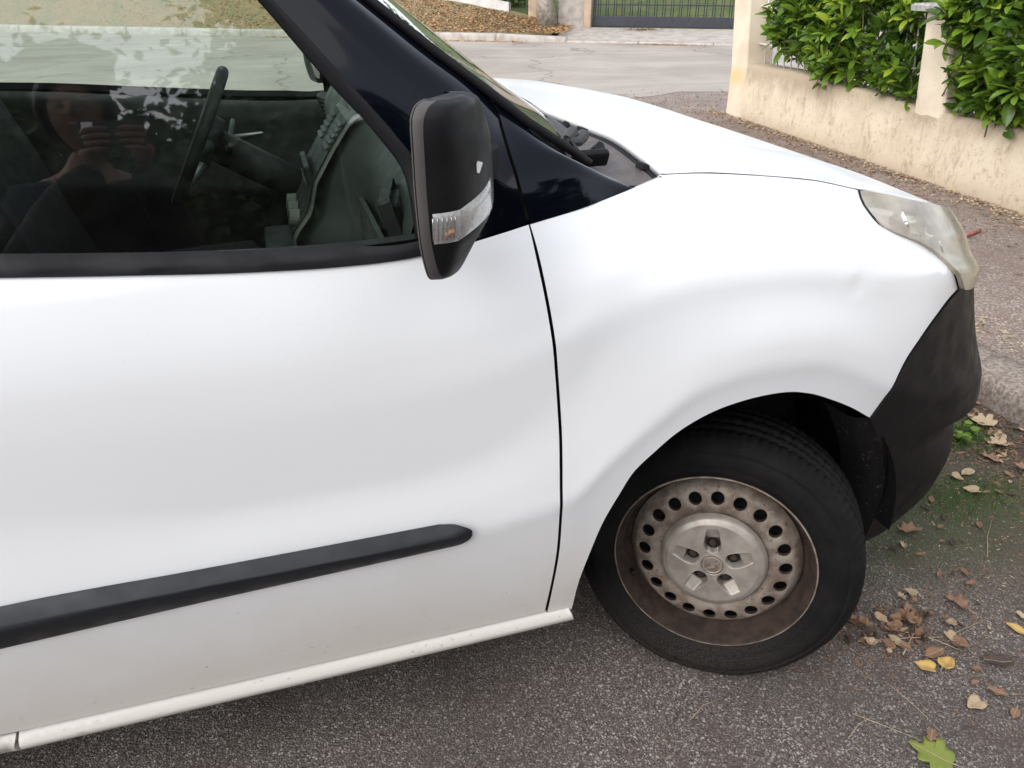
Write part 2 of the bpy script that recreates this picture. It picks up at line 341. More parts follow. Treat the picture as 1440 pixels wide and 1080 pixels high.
    M['dry_tan'] = dry('dry_tan_leaf', (.36, .26, .155), (.50, .39, .26))
    M['dry_yellow'] = dry('yellow_leaf', (.50, .30, .075), (.60, .42, .15))
    M['dry_dark'] = dry('rotting_leaf', (.045, .032, .025), (.085, .055, .04))
    M['dry_green'] = dry('green_fallen_leaf', (.14, .18, .028), (.25, .29, .06), (.08, .10, .025))
    M['dry_rust'] = dry('rust_patch', (.17, .09, .055), (.25, .15, .09))
    M['verge_leaf'] = dry('verge_leaf', (.40, .22, .085), (.58, .37, .17))
    M['twig'] = plain('dry_stalk', (.42, .33, .22), .8, var=.3, scale=60)
    M['red_stick'] = plain('faded_red_plastic', (.40, .16, .14), .6, var=.6, scale=80)
    # person
    M['skin'] = plain('skin', (.27, .15, .105), .5, var=.08)
    M['hair'] = plain('dark_hair', (.020, .014, .010), .5, var=.4, scale=60)
    M['shirt'] = plain('black_shirt', (.010, .010, .011), .9, bump=.5)
    M['jeans'] = plain('dark_trousers', (.014, .015, .020), .9, bump=.5)
    M['shoe'] = plain('shoe', (.03, .03, .03), .6)
    M['phone'] = plain('phone_shell', (.02, .02, .025), .2)
    M['eye'] = plain('eye_white', (.22, .20, .19), .3)
    M['lip'] = plain('lip', (.42, .17, .14), .5)
build_materials()
# ================================================================== the setting
def sheet(name, pts, z, mat, sub=1):
    o = obj(name, [(x, y, z) for x, y in pts], [tuple(range(len(pts)))], mat, smooth=False); return tag(o, kind='structure')
sheet('ground', [(-900, -900), (900, -900), (900, 900), (-900, 900)], -.03, M['lawn'])
mb = MB(); mb.add([(-30, -9.2, 0), (1.70, -9.2, 0), (1.70, 4.4, 0), (-30, 4.4, 0), (-30, 9, 0), (1.70, 9, 0), ], [(0, 1, 2, 3), (3, 2, 5, 4)]); tag(mb.build('parking_bay', M['asphalt']), kind='structure')
sheet('street_corner', [(1.705, 4.4), (30, 4.4), (30, 9), (1.705, 9)], .002, M['broken'])
# worn, wandering edge of the pale road surface
edge = []
for i in range(90):
    x = 17.5 - i * .5; edge.append((x, 7.55 + .06 * (x - 4) * (x < 4) * -.4 + .22 * math.sin(x * 1.7) + .16 * math.sin(x * 4.3 + 1) + rng.normal(0, .05)))
G0 = np.array((6.93, 16.88)); GD = np.array((.863, -.506)); GN = np.array((.506, .863))
def gp(t, n): q = G0 + GD * t + GN * n; return float(q[0]), float(q[1])
def zg(t): return float(np.interp(t, (-30, -8, -3.6, -1.4, -1.0, 0, 40), (2.6, 1.4, .85, .45, .30, .22, .22)))
sheet('road', edge + [gp(-45, -1.70), gp(12, -1.70)], .006, M['road'])
# footway with kerb in front of the van's nose
fw_pts = [(1.84, -9), (4.2, -9), (4.2, 5.75), (3.3, 5.95), (2.3, 5.6), (1.95, 5.1), (1.84, 4.6)]
mb = MB(); n = len(fw_pts)
mb.add([(x, y, .104) for x, y in fw_pts] + [(x, y, -.02) for x, y in fw_pts], [tuple(range(n))] + [(i, (i + 1) % n, n + (i + 1) % n, n + i) for i in range(n)])
tag(mb.build('footway', M['pavement']), kind='structure')
def kerb_stone(L, wdt, h, seed):
    """one kerb stone along +y, worn rounded front edge"""
    r = random.Random(seed); prof = [(0, -.03), (.004, h * .45), (.012, h * .78), (.03, h * .95), (.06, h), (wdt * .6, h + .003), (wdt, h + .002), (wdt, -.03)]
    ns = max(4, int(L / .06)); rows = []
    for i in range(ns + 1):
        y = .004 + (L - .008) * i / ns
        rows.append([(x + (r.gauss(0, .0022) if 0 < k < 6 else 0), y, z + (r.gauss(0, .0022) if 0 < k < 6 else 0)) for k, (x, z) in enumerate(prof)])
    mb = MB(); mb.grid(rows); k = len(prof); mb.f += [tuple(range(k)), tuple(ns * k + i for i in range(k))[::-1]]
    me = mesh('kerb_stone', mb.v, mb.f, True)
    bm = bmesh.new(); bm.from_mesh(me); bmesh.ops.recalc_face_normals(bm, faces=bm.faces); bm.to_mesh(me); bm.free(); return me
kb = tag(empty('kerb', (1.63, 0, 0)), kind='structure')
km = [kerb_stone(1.0, .212, .11, s) for s in (1, 2, 3)]
for i in range(14):
    o = link('kerb_stone', km[i % 3], kb, M['kerb']); o.location = (rng.normal(0, .003), -8.92 + i, rng.normal(0, .003))
fk = tag(empty('far_kerb'), kind='structure')
fm = [kerb_stone(1.6, .20, .16, s) for s in (5, 6)]
ang = math.atan2(GD[1], GD[0])
for i in range(-24, -1):
    x, y = gp(i * 1.6 + 1.3, -1.75); o = link('kerb_stone', fm[i % 2], fk, M['kerb_far']); o.location = (x, y, 0); o.rotation_euler.z = ang - math.pi / 2
    if i == -2: o.rotation_euler.x = -.028
    o.scale.x = -1; 
for i in range(-1, 8):
    x, y = gp(i * 1.6 + 1.3, -1.75); o = link('kerb_stone', fm[i % 2], fk, M['kerb_far']); o.location = (x, y, -.115); o.rotation_euler.z = ang - math.pi / 2; o.scale.x = -1
# verge of dry grass and leaves between far kerb and garden walls; it climbs to the left
rows = []
for t in np.arange(-34, -.29, .45):
    h = .155
    rows.append([(*gp(t, -1.75 + .2 + a * (1.55 + (0.0 if t > -1.4 else .0))), h + (zg(t) - h) * a ** 1.3 + rng.normal(0, .012)) for a in np.linspace(0, 1, 9)])
mb = MB(); mb.grid(rows); tag(mb.build('leafy_verge', M['verge'], smooth=True), kind='structure')
rows = [[(*gp(t, -1.56 + a * 1.56), .045 + (.215 - .045) * a) for a in np.linspace(0, 1, 4)] for t in np.arange(-.6, 16, .8)]
mb = MB(); mb.grid(rows); tag(mb.build('gate_apron', M['kerb_far'], smooth=True), kind='structure')
# lawn behind the gate climbs away
rows = []
for n_ in (0.02, 1, 2.5, 5, 9, 14, 22, 40):
    rows.append([(*gp(t, n_), zg(t) - .01 + .11 * n_ + .25 * math.sin(t * .7 + n_) * min(1, n_ / 6)) for t in np.arange(-40, 40, 1.6)])
mb = MB(); mb.grid(rows); tag(mb.build('lawn', M['lawn'], smooth=True), kind='structure')

# ------------------------------------------------------------------ garden wall by the van's nose
W0 = np.array((3.614, 1.617)); WD = np.array((.0613, .9981)); WN = np.array((.9981, -.0613)); LEAN = .16
def wp(t, n, z): q = W0 + WD * t + WN * n; return (float(q[0]), float(q[1]), float(z))
wall = empty('garden_wall', wp(1.5, .12, .1)); tag(wall, 'low stained beige render wall topped by two square pillars beside the footway', 'wall')
def world_child(o, par):
    o.parent = par; o.matrix_parent_inverse = Matrix.Translation(par.location).inverted(); return o
rows = []
for t in np.arange(-7, 3.92, .09):
    zt = float(np.interp(t, (-7, 0, 1.2, 2.4, 3.9), (.565, .575, .575, .625, .63))) + .006 * math.sin(t * 5)
    f = lambda: rng.normal(0, .0022)
    rows.append([wp(t, .01 + f(), .05), wp(t, f(), .2), wp(t, f(), .33), wp(t, .002 + f(), .46), wp(t, .006 + f(), zt - .05), wp(t, .018, zt - .012), wp(t, .04, zt), wp(t, .22, zt), wp(t, .25, zt - .04), wp(t, .25, .0)])
mb = MB(); mb.grid(rows); k = len(rows[0]); nr = len(rows); mb.f += [tuple(range(k)), tuple((nr - 1) * k + i for i in range(k))[::-1]]
world_child(mb.build('wall_base', M['render'], smooth=True), wall)
def pillar(t0, t1, ztop, cap, zlow=.06, nf=-.014):
    mb = MB(); rows = []
    for z in [q for q in (.06, .30, .50, .56, .75, .95, ztop) if q >= zlow]:
        s = LEAN * max(0, z - .56); c = .018
        a, b, n0, n1 = t0 + s, t1 + s, nf + rng.normal(0, .001), .27
        rows.append([wp(a + c, n0, z), wp(b - c, n0, z), wp(b, n0 + c, z), wp(b, n1 - c, z), wp(b - c, n1, z), wp(a + c, n1, z), wp(a, n1 - c, z), wp(a, n0 + c, z)])
    mb.grid(rows, closed=True); mb.f += [tuple((len(rows) - 1) * 8 + i for i in range(8))]
    p = world_child(mb.build('pillar', M['pillar'], bevel=.006), wall)
    if cap:
        s = LEAN * (ztop - .56); mb = MB(); rows = []
        for z, e in ((ztop + .002, .055), (ztop + .035, .06), (ztop + .05, .04), (ztop + .055, -.05)):
            a, b = t0 + s - e, t1 + s + e; rows.append([wp(a, -.014 - e, z), wp(b, -.014 - e, z), wp(b, .27 + e, z), wp(a, .27 + e, z)])
        mb.grid(rows, closed=True); mb.f += [(0, 1, 2, 3), tuple(12 + i for i in range(4))[::-1]]
        world_child(mb.build('pillar_cap', M['cap']), wall)
pillar(.90, 1.19, 1.19, True, .50, .010); pillar(3.62, 3.93, 1.75, True); pillar(-2.0, -1.71, 1.19, True, .50, .010)
# white steel fence on the wall: one thing per bay
def fence_bay(t0, t1, label):
    f = empty('fence_panel', wp((t0 + t1) / 2, .13, .6)); tag(f, label, 'fence', 'white fence panels on the garden wall')
    for z in (.80, 1.13, 1.46):
        s = LEAN * (z - .56); mb = MB(); rot = Matrix.Rotation(math.atan2(WD[1], WD[0]), 3, 'Z')
        mb.box(wp((t0 + t1) / 2 + s, .13, z), (t1 - t0 - .01, .035, .012 if z < 1 else .02), rot); world_child(mb.build('rail', M['fence_white']), f)
    t = t0 + .08
    while t < t1 - .04:
        mb = MB(); mb.tube([wp(t, .13, .56), wp(t + LEAN * 1.05, .13, 1.6)], .0075, 6); world_child(mb.build('bar', M['fence_white'], smooth=True), f); t += .118
fence_bay(1.19, 3.62, 'white steel bar fence between the two wall pillars, half hidden by laurel')
fence_bay(-1.71, .90, 'white steel bar fence right of the middle wall pillar, behind laurel leaves')

# ------------------------------------------------------------------ cherry laurel hedge
def leaf_mesh(name, L, wd, curl, fold, seed):
    r = random.Random(seed); ts = [0, .16, .38, .62, .84, 1.]; ws = [.08, .48, .88, 1., .70, .06]; v = []; f = []
    for t, q in zip(ts, ws):
        y = t * L; z = -curl * L * t * t; hw = wd / 2 * q; zz = fold * hw
        v += [(-hw, y, z + zz + r.gauss(0, .002)), (0, y, z), (hw, y, z + zz + r.gauss(0, .002))]
    for i in range(5):
        a = i * 3; f += [(a, a + 1, a + 4, a + 3), (a + 1, a + 2, a + 5, a + 4)]
    return mesh(name, v, f, True)
LM = [leaf_mesh('laurel_leaf', .130 + .010 * i, .055 + .004 * (i % 3), .06 + .09 * (i % 4), .30 + .12 * (i % 3), i) for i in range(6)]
LMATS = []
for mk in ('laurel_dark', 'laurel_mid', 'laurel_young'):
    LMATS.append([])
    for me in LM:
        c = me.copy(); c.materials.append(M[mk]); LMATS[-1].append(c)
def frame(d, upv, roll=0.):
    y = Vector(d).normalized(); x = y.cross(Vector(upv))
    if x.length < 1e-3: x = y.orthogonal()
    x.normalize(); z = x.cross(y); m3 = Matrix((x, y, z)).transposed()
    return m3 @ Matrix.Rotation(roll, 3, 'Y')
def laurel(t0, t1, zlo, zhi, n0, shoots, label, seed, tint):
    r = random.Random(seed)
    root = empty('laurel_shrub', wp((t0 + t1) / 2, .55, .3)); tag(root, label, 'shrub', 'laurel hedge behind the garden wall')
    inv = Matrix.Translation(root.location).inverted(); leaves = []; stems = MB(); bulk = [MB(), MB()]
    base = Vector(wp((t0 + t1) / 2, .55, .3))
    for k in range(shoots):
        t = r.uniform(t0, t1); z = zlo + (zhi - zlo) * r.random(); deep = r.random() ** 1.6
        edge = min(1., (z - zlo) / .25)
        nn = n0 + (1 - edge) * .10 + deep * .42 + .05 * math.sin(t * 6 + z * 5)
        tip = Vector(wp(t + LEAN * (z - .5), nn, z))
        d = Vector((-.75 + r.gauss(0, .3), r.gauss(-.25, .45), .75 + r.gauss(0, .35))).normalized()
        young = r.random() < tint * (.4 + .9 * (z - zlo) / (zhi - zlo)) and deep < .6
        nl = r.randint(8, 12); ln = .13
        if deep < .5: stems.tube([tip - d * .25, tip - d * .1, tip], [.005, .004, .002], 5, False)
        for j in range(nl):
            a = j / (nl - 1); pos = tip - d * ln * (1 - a)
            ph = j * 2.4 + r.random(); side = d.orthogonal().normalized(); side = Matrix.Rotation(ph, 3, d) @ side
            sp = 1.22 - .85 * a; ld = (d * math.cos(sp) + side * math.sin(sp) + Vector((0, 0, .05 - .22 * r.random()))).normalized()
            m3 = frame(ld, Vector((-.35, -.1, 1)) + d * .3, r.gauss(0, .35)); sc = r.uniform(.55, 1.15) * (.62 + .4 * (1 - a) if young else 1.)
            ci = 2 if (young and a > .35) else (1 if r.random() < .42 else 0)
            leaves.append((deep + (0 if 0 else r.random() * .15), pos, m3, sc, ci, r.randrange(6)))
    leaves.sort(key=lambda q: q[0])
    for i, (dp, pos, m3, sc, ci, mi) in enumerate(leaves):
        if i < 290:
            o = bpy.data.objects.new('leaf', LMATS[ci][mi]); COL.objects.link(o); o.parent = root
            mm = (m3 * sc).to_4x4(); mm.translation = pos - root.location; o.matrix_local = mm
        else:
            me = LM[mi]; b = bulk[0 if ci == 0 else 1]; b.add([m3 @ (q.co * sc) + pos for q in me.vertices], [tuple(p.vertices) for p in me.polygons])
    for b, mk in zip(bulk, ('laurel_dark', 'laurel_mid')):
        if b.v: tag(world_child(b.build('foliage', M[mk], smooth=True, fix=False), root), kind='stuff')
    for k in range(5):
        q = Vector(wp(t0 + (t1 - t0) * (k + .5) / 5, .55, .1)); stems.tube([q, q + Vector((-.05, .04, .5)), q + Vector((-.12, .1, 1.1))], [.018, .014, .008], 6)
    world_child(stems.build('stems', M['stem'], smooth=True), root)
laurel(2.45, 3.16, .78, 1.60, -.02, 190, 'finer leaved laurel shrub beside the left wall pillar', 3, .35)
laurel(1.26, 2.60, .68, 1.60, -.10, 260, 'broad bright green laurel shrub bulging over the wall between the pillars', 4, 1.0)
laurel(-.20, .84, .62, 1.60, -.10, 250, 'glossy laurel shrub spilling over the wall right of the middle pillar', 5, .7)
laurel(-1.5, -.3, .60, 1.60, -.10, 110, 'laurel shrub at the photo right edge, partly out of view', 6, .4)

# ------------------------------------------------------------------ across the street
def rot_g(): return Matrix.Rotation(ang, 3, 'Z')
gate = empty('metal_gate', (*gp(2.2, .1), .22)); tag(gate, 'dark metal driveway gate of square bars above a solid base plate', 'gate')
gl = .06
mb = MB(); mb.box((*gp(2.3, .1), .345), (4.45, .05, .22), rot_g()); world_child(mb.build('base_plate', M['gate'], bevel=.004), gate)
mb = MB(); mb.box((*gp(.06, .1), .95), (.07, .07, 1.5), rot_g()); world_child(mb.build('frame_post', M['gate']), gate)
mb = MB(); mb.box((*gp(4.55, .1), .95), (.07, .07, 1.5), rot_g()); world_child(mb.build('frame_post', M['gate']), gate)
for z in (.70, 1.2, 1.68):
    mb = MB(); mb.box((*gp(2.3, .1), z), (4.40, .03, .03), rot_g()); world_child(mb.build('rail', M['gate']), gate)
k = 0; t = .14
while t < 4.5:
    mb = MB(); mb.tube([(*gp(t, .1), .45), (*gp(t, .1), 1.68)], .009, 5); world_child(mb.build('bar', M['gate'], smooth=True), gate)
    k += 1; t += (.055 if k % 2 else .135)
def block(name, t0, t1, n0, n1, z0, z1, mat, label, cat, capm=None):
    e = empty(name, (*gp((t0 + t1) / 2, (n0 + n1) / 2), z0)); tag(e, label, cat)
    mb = MB(); mb.box((*gp((t0 + t1) / 2, (n0 + n1) / 2), (z0 + z1) / 2), (t1 - t0, n1 - n0, z1 - z0), rot_g()); world_child(mb.build('shaft', mat, bevel=.015), e)
    mb = MB(); mb.box((*gp((t0 + t1) / 2, (n0 + n1) / 2), z1 + .032), (t1 - t0 + .1, n1 - n0 + .1, .06), rot_g()); world_child(mb.build('cap', M['cap'], bevel=.01), e)
block('gate_pillar', -.17, .0, -.12, .14, .15, 1.9, M['gate_pillar'], 'slim tan gate pillar left of the dark metal gate', 'pillar')
block('gate_pillar', -.80, -.173, -.05, .30, .15, 1.6, M['kerb_far'], 'broad grey weathered gate pillar behind the pale tree trunk', 'pillar')
block('wall_post', -1.52, -1.30, -.10, .16, .28, 1.1, M['gate_pillar'], 'short tan post where the white low wall ends', 'post')
mb = MB(); rows = []
for t in np.arange(-30, -1.51, .5):
    rows.append([(*gp(t, -.10), zg(t) - .1), (*gp(t, -.10), zg(t) + .17), (*gp(t, .10), zg(t) + .17), (*gp(t, .10), zg(t) - .1)])
mb.grid(rows, closed=True); tag(mb.build('low_wall', M['wall_white']), 'low white garden wall climbing the leafy verge across the street', 'wall')
# pale tree trunk on the verge with a crown above the picture
def tree(loc, h, r0, crown_r, label, seed, mat_leaf='tree_leaf', leaves=1500, group=None, trunk_h=.45, lsize=1.):
    r = random.Random(seed); root = empty('tree', loc); tag(root, label, 'tree', group)
    L = Vector(loc); mb = MB(); top = L + Vector((r.gauss(0, .2), r.gauss(0, .2), h * .8))
    pts = [L + (top - L) * a + Vector((r.gauss(0, .03), r.gauss(0, .03), 0)) for a in np.linspace(0, 1, 9)]; rad = [r0 * (1.35 if a == 0 else 1) * (1 - .75 * a) for a in np.linspace(0, 1, 9)]
    mb.tube(pts, rad, 12); tips = []
    for k in range(9):
        b = pts[3 + k % 5]; dr = Vector((math.cos(k * 2.4), math.sin(k * 2.4), .55 + r.random() * .5)).normalized(); e = b + dr * crown_r * r.uniform(.6, .95)
        mb.tube([b, (b + e) / 2 + Vector((0, 0, .12)), e], [r0 * .32, r0 * .2, r0 * .08], 6); tips += [e, (b + e) / 2]
    world_child(mb.build('trunk', M['bark'], smooth=True), root)
    lf = MB(); cz = L.z + h * (trunk_h + (1 - trunk_h) / 2); cc = Vector((L.x, L.y, cz)); clumps = tips + [cc + Vector((r.gauss(0, crown_r * .45), r.gauss(0, crown_r * .45), r.gauss(0, h * .17))) for _ in range(26)]
    for k in range(leaves):
        c = clumps[k % len(clumps)]; p = c + Vector((r.gauss(0, 1), r.gauss(0, 1), r.gauss(0, .8))) * crown_r * .22
        m3 = frame((r.gauss(0, 1), r.gauss(0, 1), r.gauss(-.3, .6)), (r.gauss(0, 1), r.gauss(0, 1), 1)); s = r.uniform(.10, .2) * (h / 5) * lsize
        lf.add([p + m3 @ Vector(q) * s for q in ((0, -.6, 0), (.4, 0, .1), (0, .6, 0), (-.4, 0, .1))], [(0, 1, 2, 3)])
    if lsize > 1.05:  # solid lumps added inside the clumps to block sky in reflections
        for c in clumps:
            q = crown_r * r.uniform(.26, .36); rr = [[c + Vector((math.cos(a) * math.sin(b), math.sin(a) * math.sin(b), math.cos(b) * .8)) * q * r.uniform(.75, 1.1) for a in [2 * math.pi * k / 9 for k in range(9)]] for b in np.linspace(.15, 3.0, 7)]
            lf.grid(rr, closed=True)
    tag(world_child(lf.build('crown', M[mat_leaf], fix=False), root), kind='stuff'); return root
tree((*gp(-1.02, -.32), .24), 6.5, .19, 2.2, 'pale barked street tree trunk beside the gate pillars', 11, leaves=1800, trunk_h=.5)
# bushes beyond the low white wall
def bush(loc, rx, rz, label, seed, n=900):
    r = random.Random(seed); root = empty('bush', loc); tag(root, label, 'bush', 'bushes behind the low white wall'); L = Vector(loc); lf = MB(); st = MB()
    for k in range(7): st.tube([L, L + Vector((r.gauss(0, rx * .3), r.gauss(0, rx * .3), rz * .8))], [.03, .01], 5)
    for k in range(n):
        d = Vector((r.gauss(0, 1), r.gauss(0, 1), r.gauss(0, 1))).normalized() * r.uniform(.6, 1.05); p = L + Vector((d.x * rx, d.y * rx, rz * .5 + d.z * rz * .55))
        m3 = frame((r.gauss(0, 1), r.gauss(0, 1), r.gauss(0, .6)), (d.x, d.y, 1)); s = r.uniform(.07, .14)
        lf.add([p + m3 @ Vector(q) * s for q in ((0, -.6, 0), (.4, 0, .1), (0, .6, 0), (-.4, 0, .1))], [(0, 1, 2, 3)])
    world_child(st.build('stems', M['stem']), root); tag(world_child(lf.build('foliage', M['laurel_dark'], fix=False), root), kind='stuff')
bush((*gp(-2.3, .75), .55), .62, .95, 'dark bush behind the white low wall next to the tan post', 21)
bush((*gp(-3.7, .9), .8), .75, 1.1, 'dark bush behind the white low wall, further up the verge', 22)
bush((*gp(-6.5, 1.2), 1.1), 1.1, 1.5, 'wide bush behind the white low wall, seen through the van windows', 23)
# dry leaves lying on the verge and in the far gutter
def litter(name, label, spots, n, size, mats, seed, zf):
    r = random.Random(seed); mb = MB()
    for k in range(n):
        x, y = spots(r); z = zf(x, y) + r.random() * .02; m3 = frame((r.gauss(0, 1), r.gauss(0, 1), r.gauss(0, .25)), (r.gauss(0, .35), r.gauss(0, .35), 1)); s = size * r.uniform(.6, 1.3)
        mb.add([Vector((x, y, z)) + m3 @ Vector(q) * s for q in ((0, -.5, 0), (.35, -.1, .12), (.12, .5, .05), (-.3, .1, .14))], [(0, 1, 2, 3)])
    return tag(mb.build(name, M[mats], fix=False), label, 'leaves', kind='stuff')
def vz(x, y):
    q = np.array((x, y)) - G0; t = float(q @ GD); n = float(q @ GN); a = min(max((n + 1.55) / 1.55, 0), 1); return .155 + (zg(t) - .155) * a ** 1.3 + .012
litter('fallen_leaves', 'carpet of tan dry leaves on the verge across the street', lambda r: gp(-.4 - abs(r.gauss(0, 5)), r.uniform(-1.5, -.15)), 5200, .055, 'verge_leaf', 31, vz)
litter('fallen_leaves', 'brown dry leaves scattered among the tan ones on the verge', lambda r: gp(-.4 - abs(r.gauss(0, 4)), r.uniform(-1.5, -.15)), 2600, .05, 'dry_rust', 32, vz)
litter('fallen_leaves', 'line of dry leaves in the gutter of the far kerb', lambda r: gp(r.uniform(-7.5, -1.2), -1.86 - abs(r.gauss(0, .10))), 900, .045, 'verge_leaf', 33, lambda x, y: .01)
litter('fallen_leaves', 'small heap of dry leaves on the road before the gate', lambda r: gp(1.9 + r.gauss(0, .45), -1.88 - abs(r.gauss(0, .07))), 260, .045, 'verge_leaf', 34, lambda x, y: .01)
litter('fallen_leaves', 'little pile of brown leaves at the foot of the gate', lambda r: gp(1.2 + r.gauss(0, .22), -.28 + r.gauss(0, .10)), 120, .06, 'dry_rust', 35, lambda x, y: .195)
litter('straw_litter', 'dry straw and leaf crumbs along the foot of the garden wall', lambda r: wp(r.uniform(-2, 4.1), -.03 - abs(r.gauss(0, .09)), 0)[:2], 1500, .026, 'dry_tan', 36, lambda x, y: .106)
litter('straw_litter', 'brown leaf crumbs spread over the footway by the wall', lambda r: wp(r.uniform(-2, 4.2), -.05 - abs(r.gauss(0, .3)), 0)[:2], 1300, .028, 'dry_brown', 37, lambda x, y: .106)
litter('straw_litter', 'dry leaf crumbs on the broken asphalt at the wall corner', lambda r: (r.uniform(2.2, 6.5), 6.75 + r.gauss(0, .45)), 900, .03, 'dry_rust', 38, lambda x, y: .006)
# ================================================================== the van
def slopes(xk, yk):
    """pchip slopes, rows of knots: xk, yk (n, K)"""
    h = np.diff(xk, axis=1); d = np.diff(yk, axis=1) / h; mm = np.zeros_like(yk)
    w1 = 2 * h[:, 1:] + h[:, :-1]; w2 = h[:, 1:] + 2 * h[:, :-1]; ok = d[:, :-1] * d[:, 1:] > 0
    with np.errstate(divide='ignore', invalid='ignore'):
        v = (w1 + w2) / (w1 / d[:, :-1] + w2 / d[:, 1:])
    mm[:, 1:-1] = np.where(ok, v, 0); mm[:, 0] = d[:, 0]; mm[:, -1] = d[:, -1]; return mm, h
def pch(xk, yk, x, sm=None):
    x = np.atleast_1d(np.asarray(x, float)); n = len(x)
    xk = np.asarray(xk, float); yk = np.asarray(yk, float)
    one = xk.ndim == 1
    if one: xk = xk[None]; yk = yk[None]
    mm, h = slopes(xk, yk); K = xk.shape[1]
    if one:
        i = np.clip(np.searchsorted(xk[0], x) - 1, 0, K - 2); g = lambda A: A[0, i]; g1 = lambda A: A[0, i + 1]
        a0, ae, y0, ye, m0, me_ = xk[0, 0], xk[0, -1], yk[0, 0], yk[0, -1], mm[0, 0], mm[0, -1]
    else:
        i = np.clip((xk < x[:, None]).sum(1) - 1, 0, K - 2); ar = np.arange(n); g = lambda A: A[ar, i]; g1 = lambda A: A[ar, i + 1]
        a0, ae, y0, ye, m0, me_ = xk[:, 0], xk[:, -1], yk[:, 0], yk[:, -1], mm[:, 0], mm[:, -1]
    hh = g(h); t = (x - g(xk)) / hh
    r = (2*t**3-3*t*t+1)*g(yk) + (t**3-2*t*t+t)*hh*g(mm) + (-2*t**3+3*t*t)*g1(yk) + (t**3-t*t)*hh*g1(mm)
    r = np.where(x < a0, y0 + m0 * (x - a0), r); return np.where(x > ae, ye + me_ * (x - ae), r)
PLAN = np.array([(-3.35,-.885),(-2.6,-.91),(-1.9,-.915),(-1.3,-.915),(-.7,-.914),(-.3,-.911),(0,-.905),(.2,-.892),(.38,-.862),(.52,-.812),(.64,-.738),(.745,-.625),(.815,-.46),(.86,-.25),(.872,0)])
S_ = np.concatenate([[0], np.cumsum(np.linalg.norm(np.diff(PLAN, axis=0), axis=1))]); S_ = S_ - S_[6]; S_END = float(S_[-1])
def plan(s):
    e = 1e-3; x, y = pch(S_, PLAN[:, 0], s), pch(S_, PLAN[:, 1], s)
    dx = pch(S_, PLAN[:, 0], s + e) - pch(S_, PLAN[:, 0], s - e); dy = pch(S_, PLAN[:, 1], s + e) - pch(S_, PLAN[:, 1], s - e); l = np.hypot(dx, dy)
    return x, y, -dy / l, dx / l
# stations along the side: crease height, hollow height, hollow band, depths, shoulder, top
SEC = np.array([(-3.4,.58,.76,.10,.017,.0165,.93,.019,1.08,.050,1.16,.085),(-1.25,.58,.76,.10,.017,.0165,.93,.019,1.06,.046,1.14,.085),
 (-.95,.58,.715,.13,.017,.0165,.92,.0195,1.06,.050,1.14,.090),(-.68,.58,.715,.13,.017,.0165,.92,.021,1.06,.056,1.14,.100),(-.55,.582,.73,.13,.0175,.0175,.93,.0235,1.06,.064,1.14,.115),
 (-.45,.595,.775,.11,.0185,.0195,.95,.029,1.06,.073,1.14,.135),(-.38,.61,.825,.09,.0195,.0215,.97,.036,1.06,.082,1.14,.155),(-.30,.68,.895,.050,.0225,.0270,1.0,.045,1.06,.086,1.14,.185),
 (-.22,.745,.936,.032,.0265,.0320,1.01,.052,1.065,.086,1.13,.19),(-.13,.80,.950,.028,.0300,.0360,1.02,.058,1.07,.096,1.125,.195),(.0,.819,.948,.026,.033,.0385,1.02,.062,1.065,.098,1.115,.185),
 (.1,.812,.938,.027,.033,.0385,1.01,.062,1.055,.098,1.105,.175),(.2,.775,.914,.030,.031,.037,.995,.061,1.04,.095,1.085,.165),(.3,.72,.89,.045,.028,.036,.98,.063,1.02,.095,1.065,.150),
 (.45,.66,.86,.06,.018,.026,.95,.055,.99,.082,1.03,.125),(.65,.62,.82,.06,.022,.030,.91,.055,.95,.078,1.0,.12),(.9,.60,.78,.06,.025,.034,.87,.052,.91,.075,.96,.12),(1.8,.60,.78,.06,.025,.034,.87,.052,.91,.075,.96,.12)])
def off(s, z):
    zc, z2, wd, d2, d2b, zs, ds, zt, dt, ze, de = [pch(SEC[:, 0], SEC[:, j], s) for j in range(1, 12)]
    o = np.ones_like(zc)
    zk = np.stack([.20*o, .30*o, .40*o, zc-.036, zc, zc+.036, z2, z2+wd, zs, zt, ze], 1); dk = np.stack([.060*o, .042*o, .024*o, .0036*o, 0*o, .0034*o, d2, d2b, ds, dt, de], 1)
    for i in range(1, zk.shape[1]): zk[:, i] = np.maximum(zk[:, i], zk[:, i-1] + .004)
    r = pch(zk, dk, z)
    # parking dent on the front wing
    u, v = (s - .205) / .028, (z - .935) / .030
    r = r + .0020 * np.exp(-(u * u + v * v)) - .0018 * np.exp(-((u * 1.5 + .9) ** 2 + (v * 2 - 1.6) ** 2)) - .0011 * np.exp(-((u * 1.3) ** 2 + (v * 2.4 + 2.0) ** 2))
    return r
def body(s, z, proud=0.):
    x, y, nx, ny = plan(s); o = off(s, z) - proud; return np.stack([x + nx * o, y + ny * o, z], 1)
def bumper_proud(s, z):
    f = np.clip((s - .36) / .40, 0, 1); f = f * f * (3 - 2 * f)
    return .003 + f * pch([.15,.20,.25,.30,.38,.45,.505,.525,.545,.60,.70,.80,.88], [.02,.035,.055,.068,.066,.048,.030,.036,.066,.054,.026,.010,0], z)
def inside(P, poly):
    x, y = P[:, 0], P[:, 1]; r = np.zeros(len(P), bool); n = len(poly); j = n - 1
    for i in range(n):
        xi, yi = poly[i]; xj, yj = poly[j]
        if yi != yj: r ^= ((yi > y) != (yj > y)) & (x < (xj - xi) * (y - yi) / (yj - yi) + xi)
        j = i
    return r
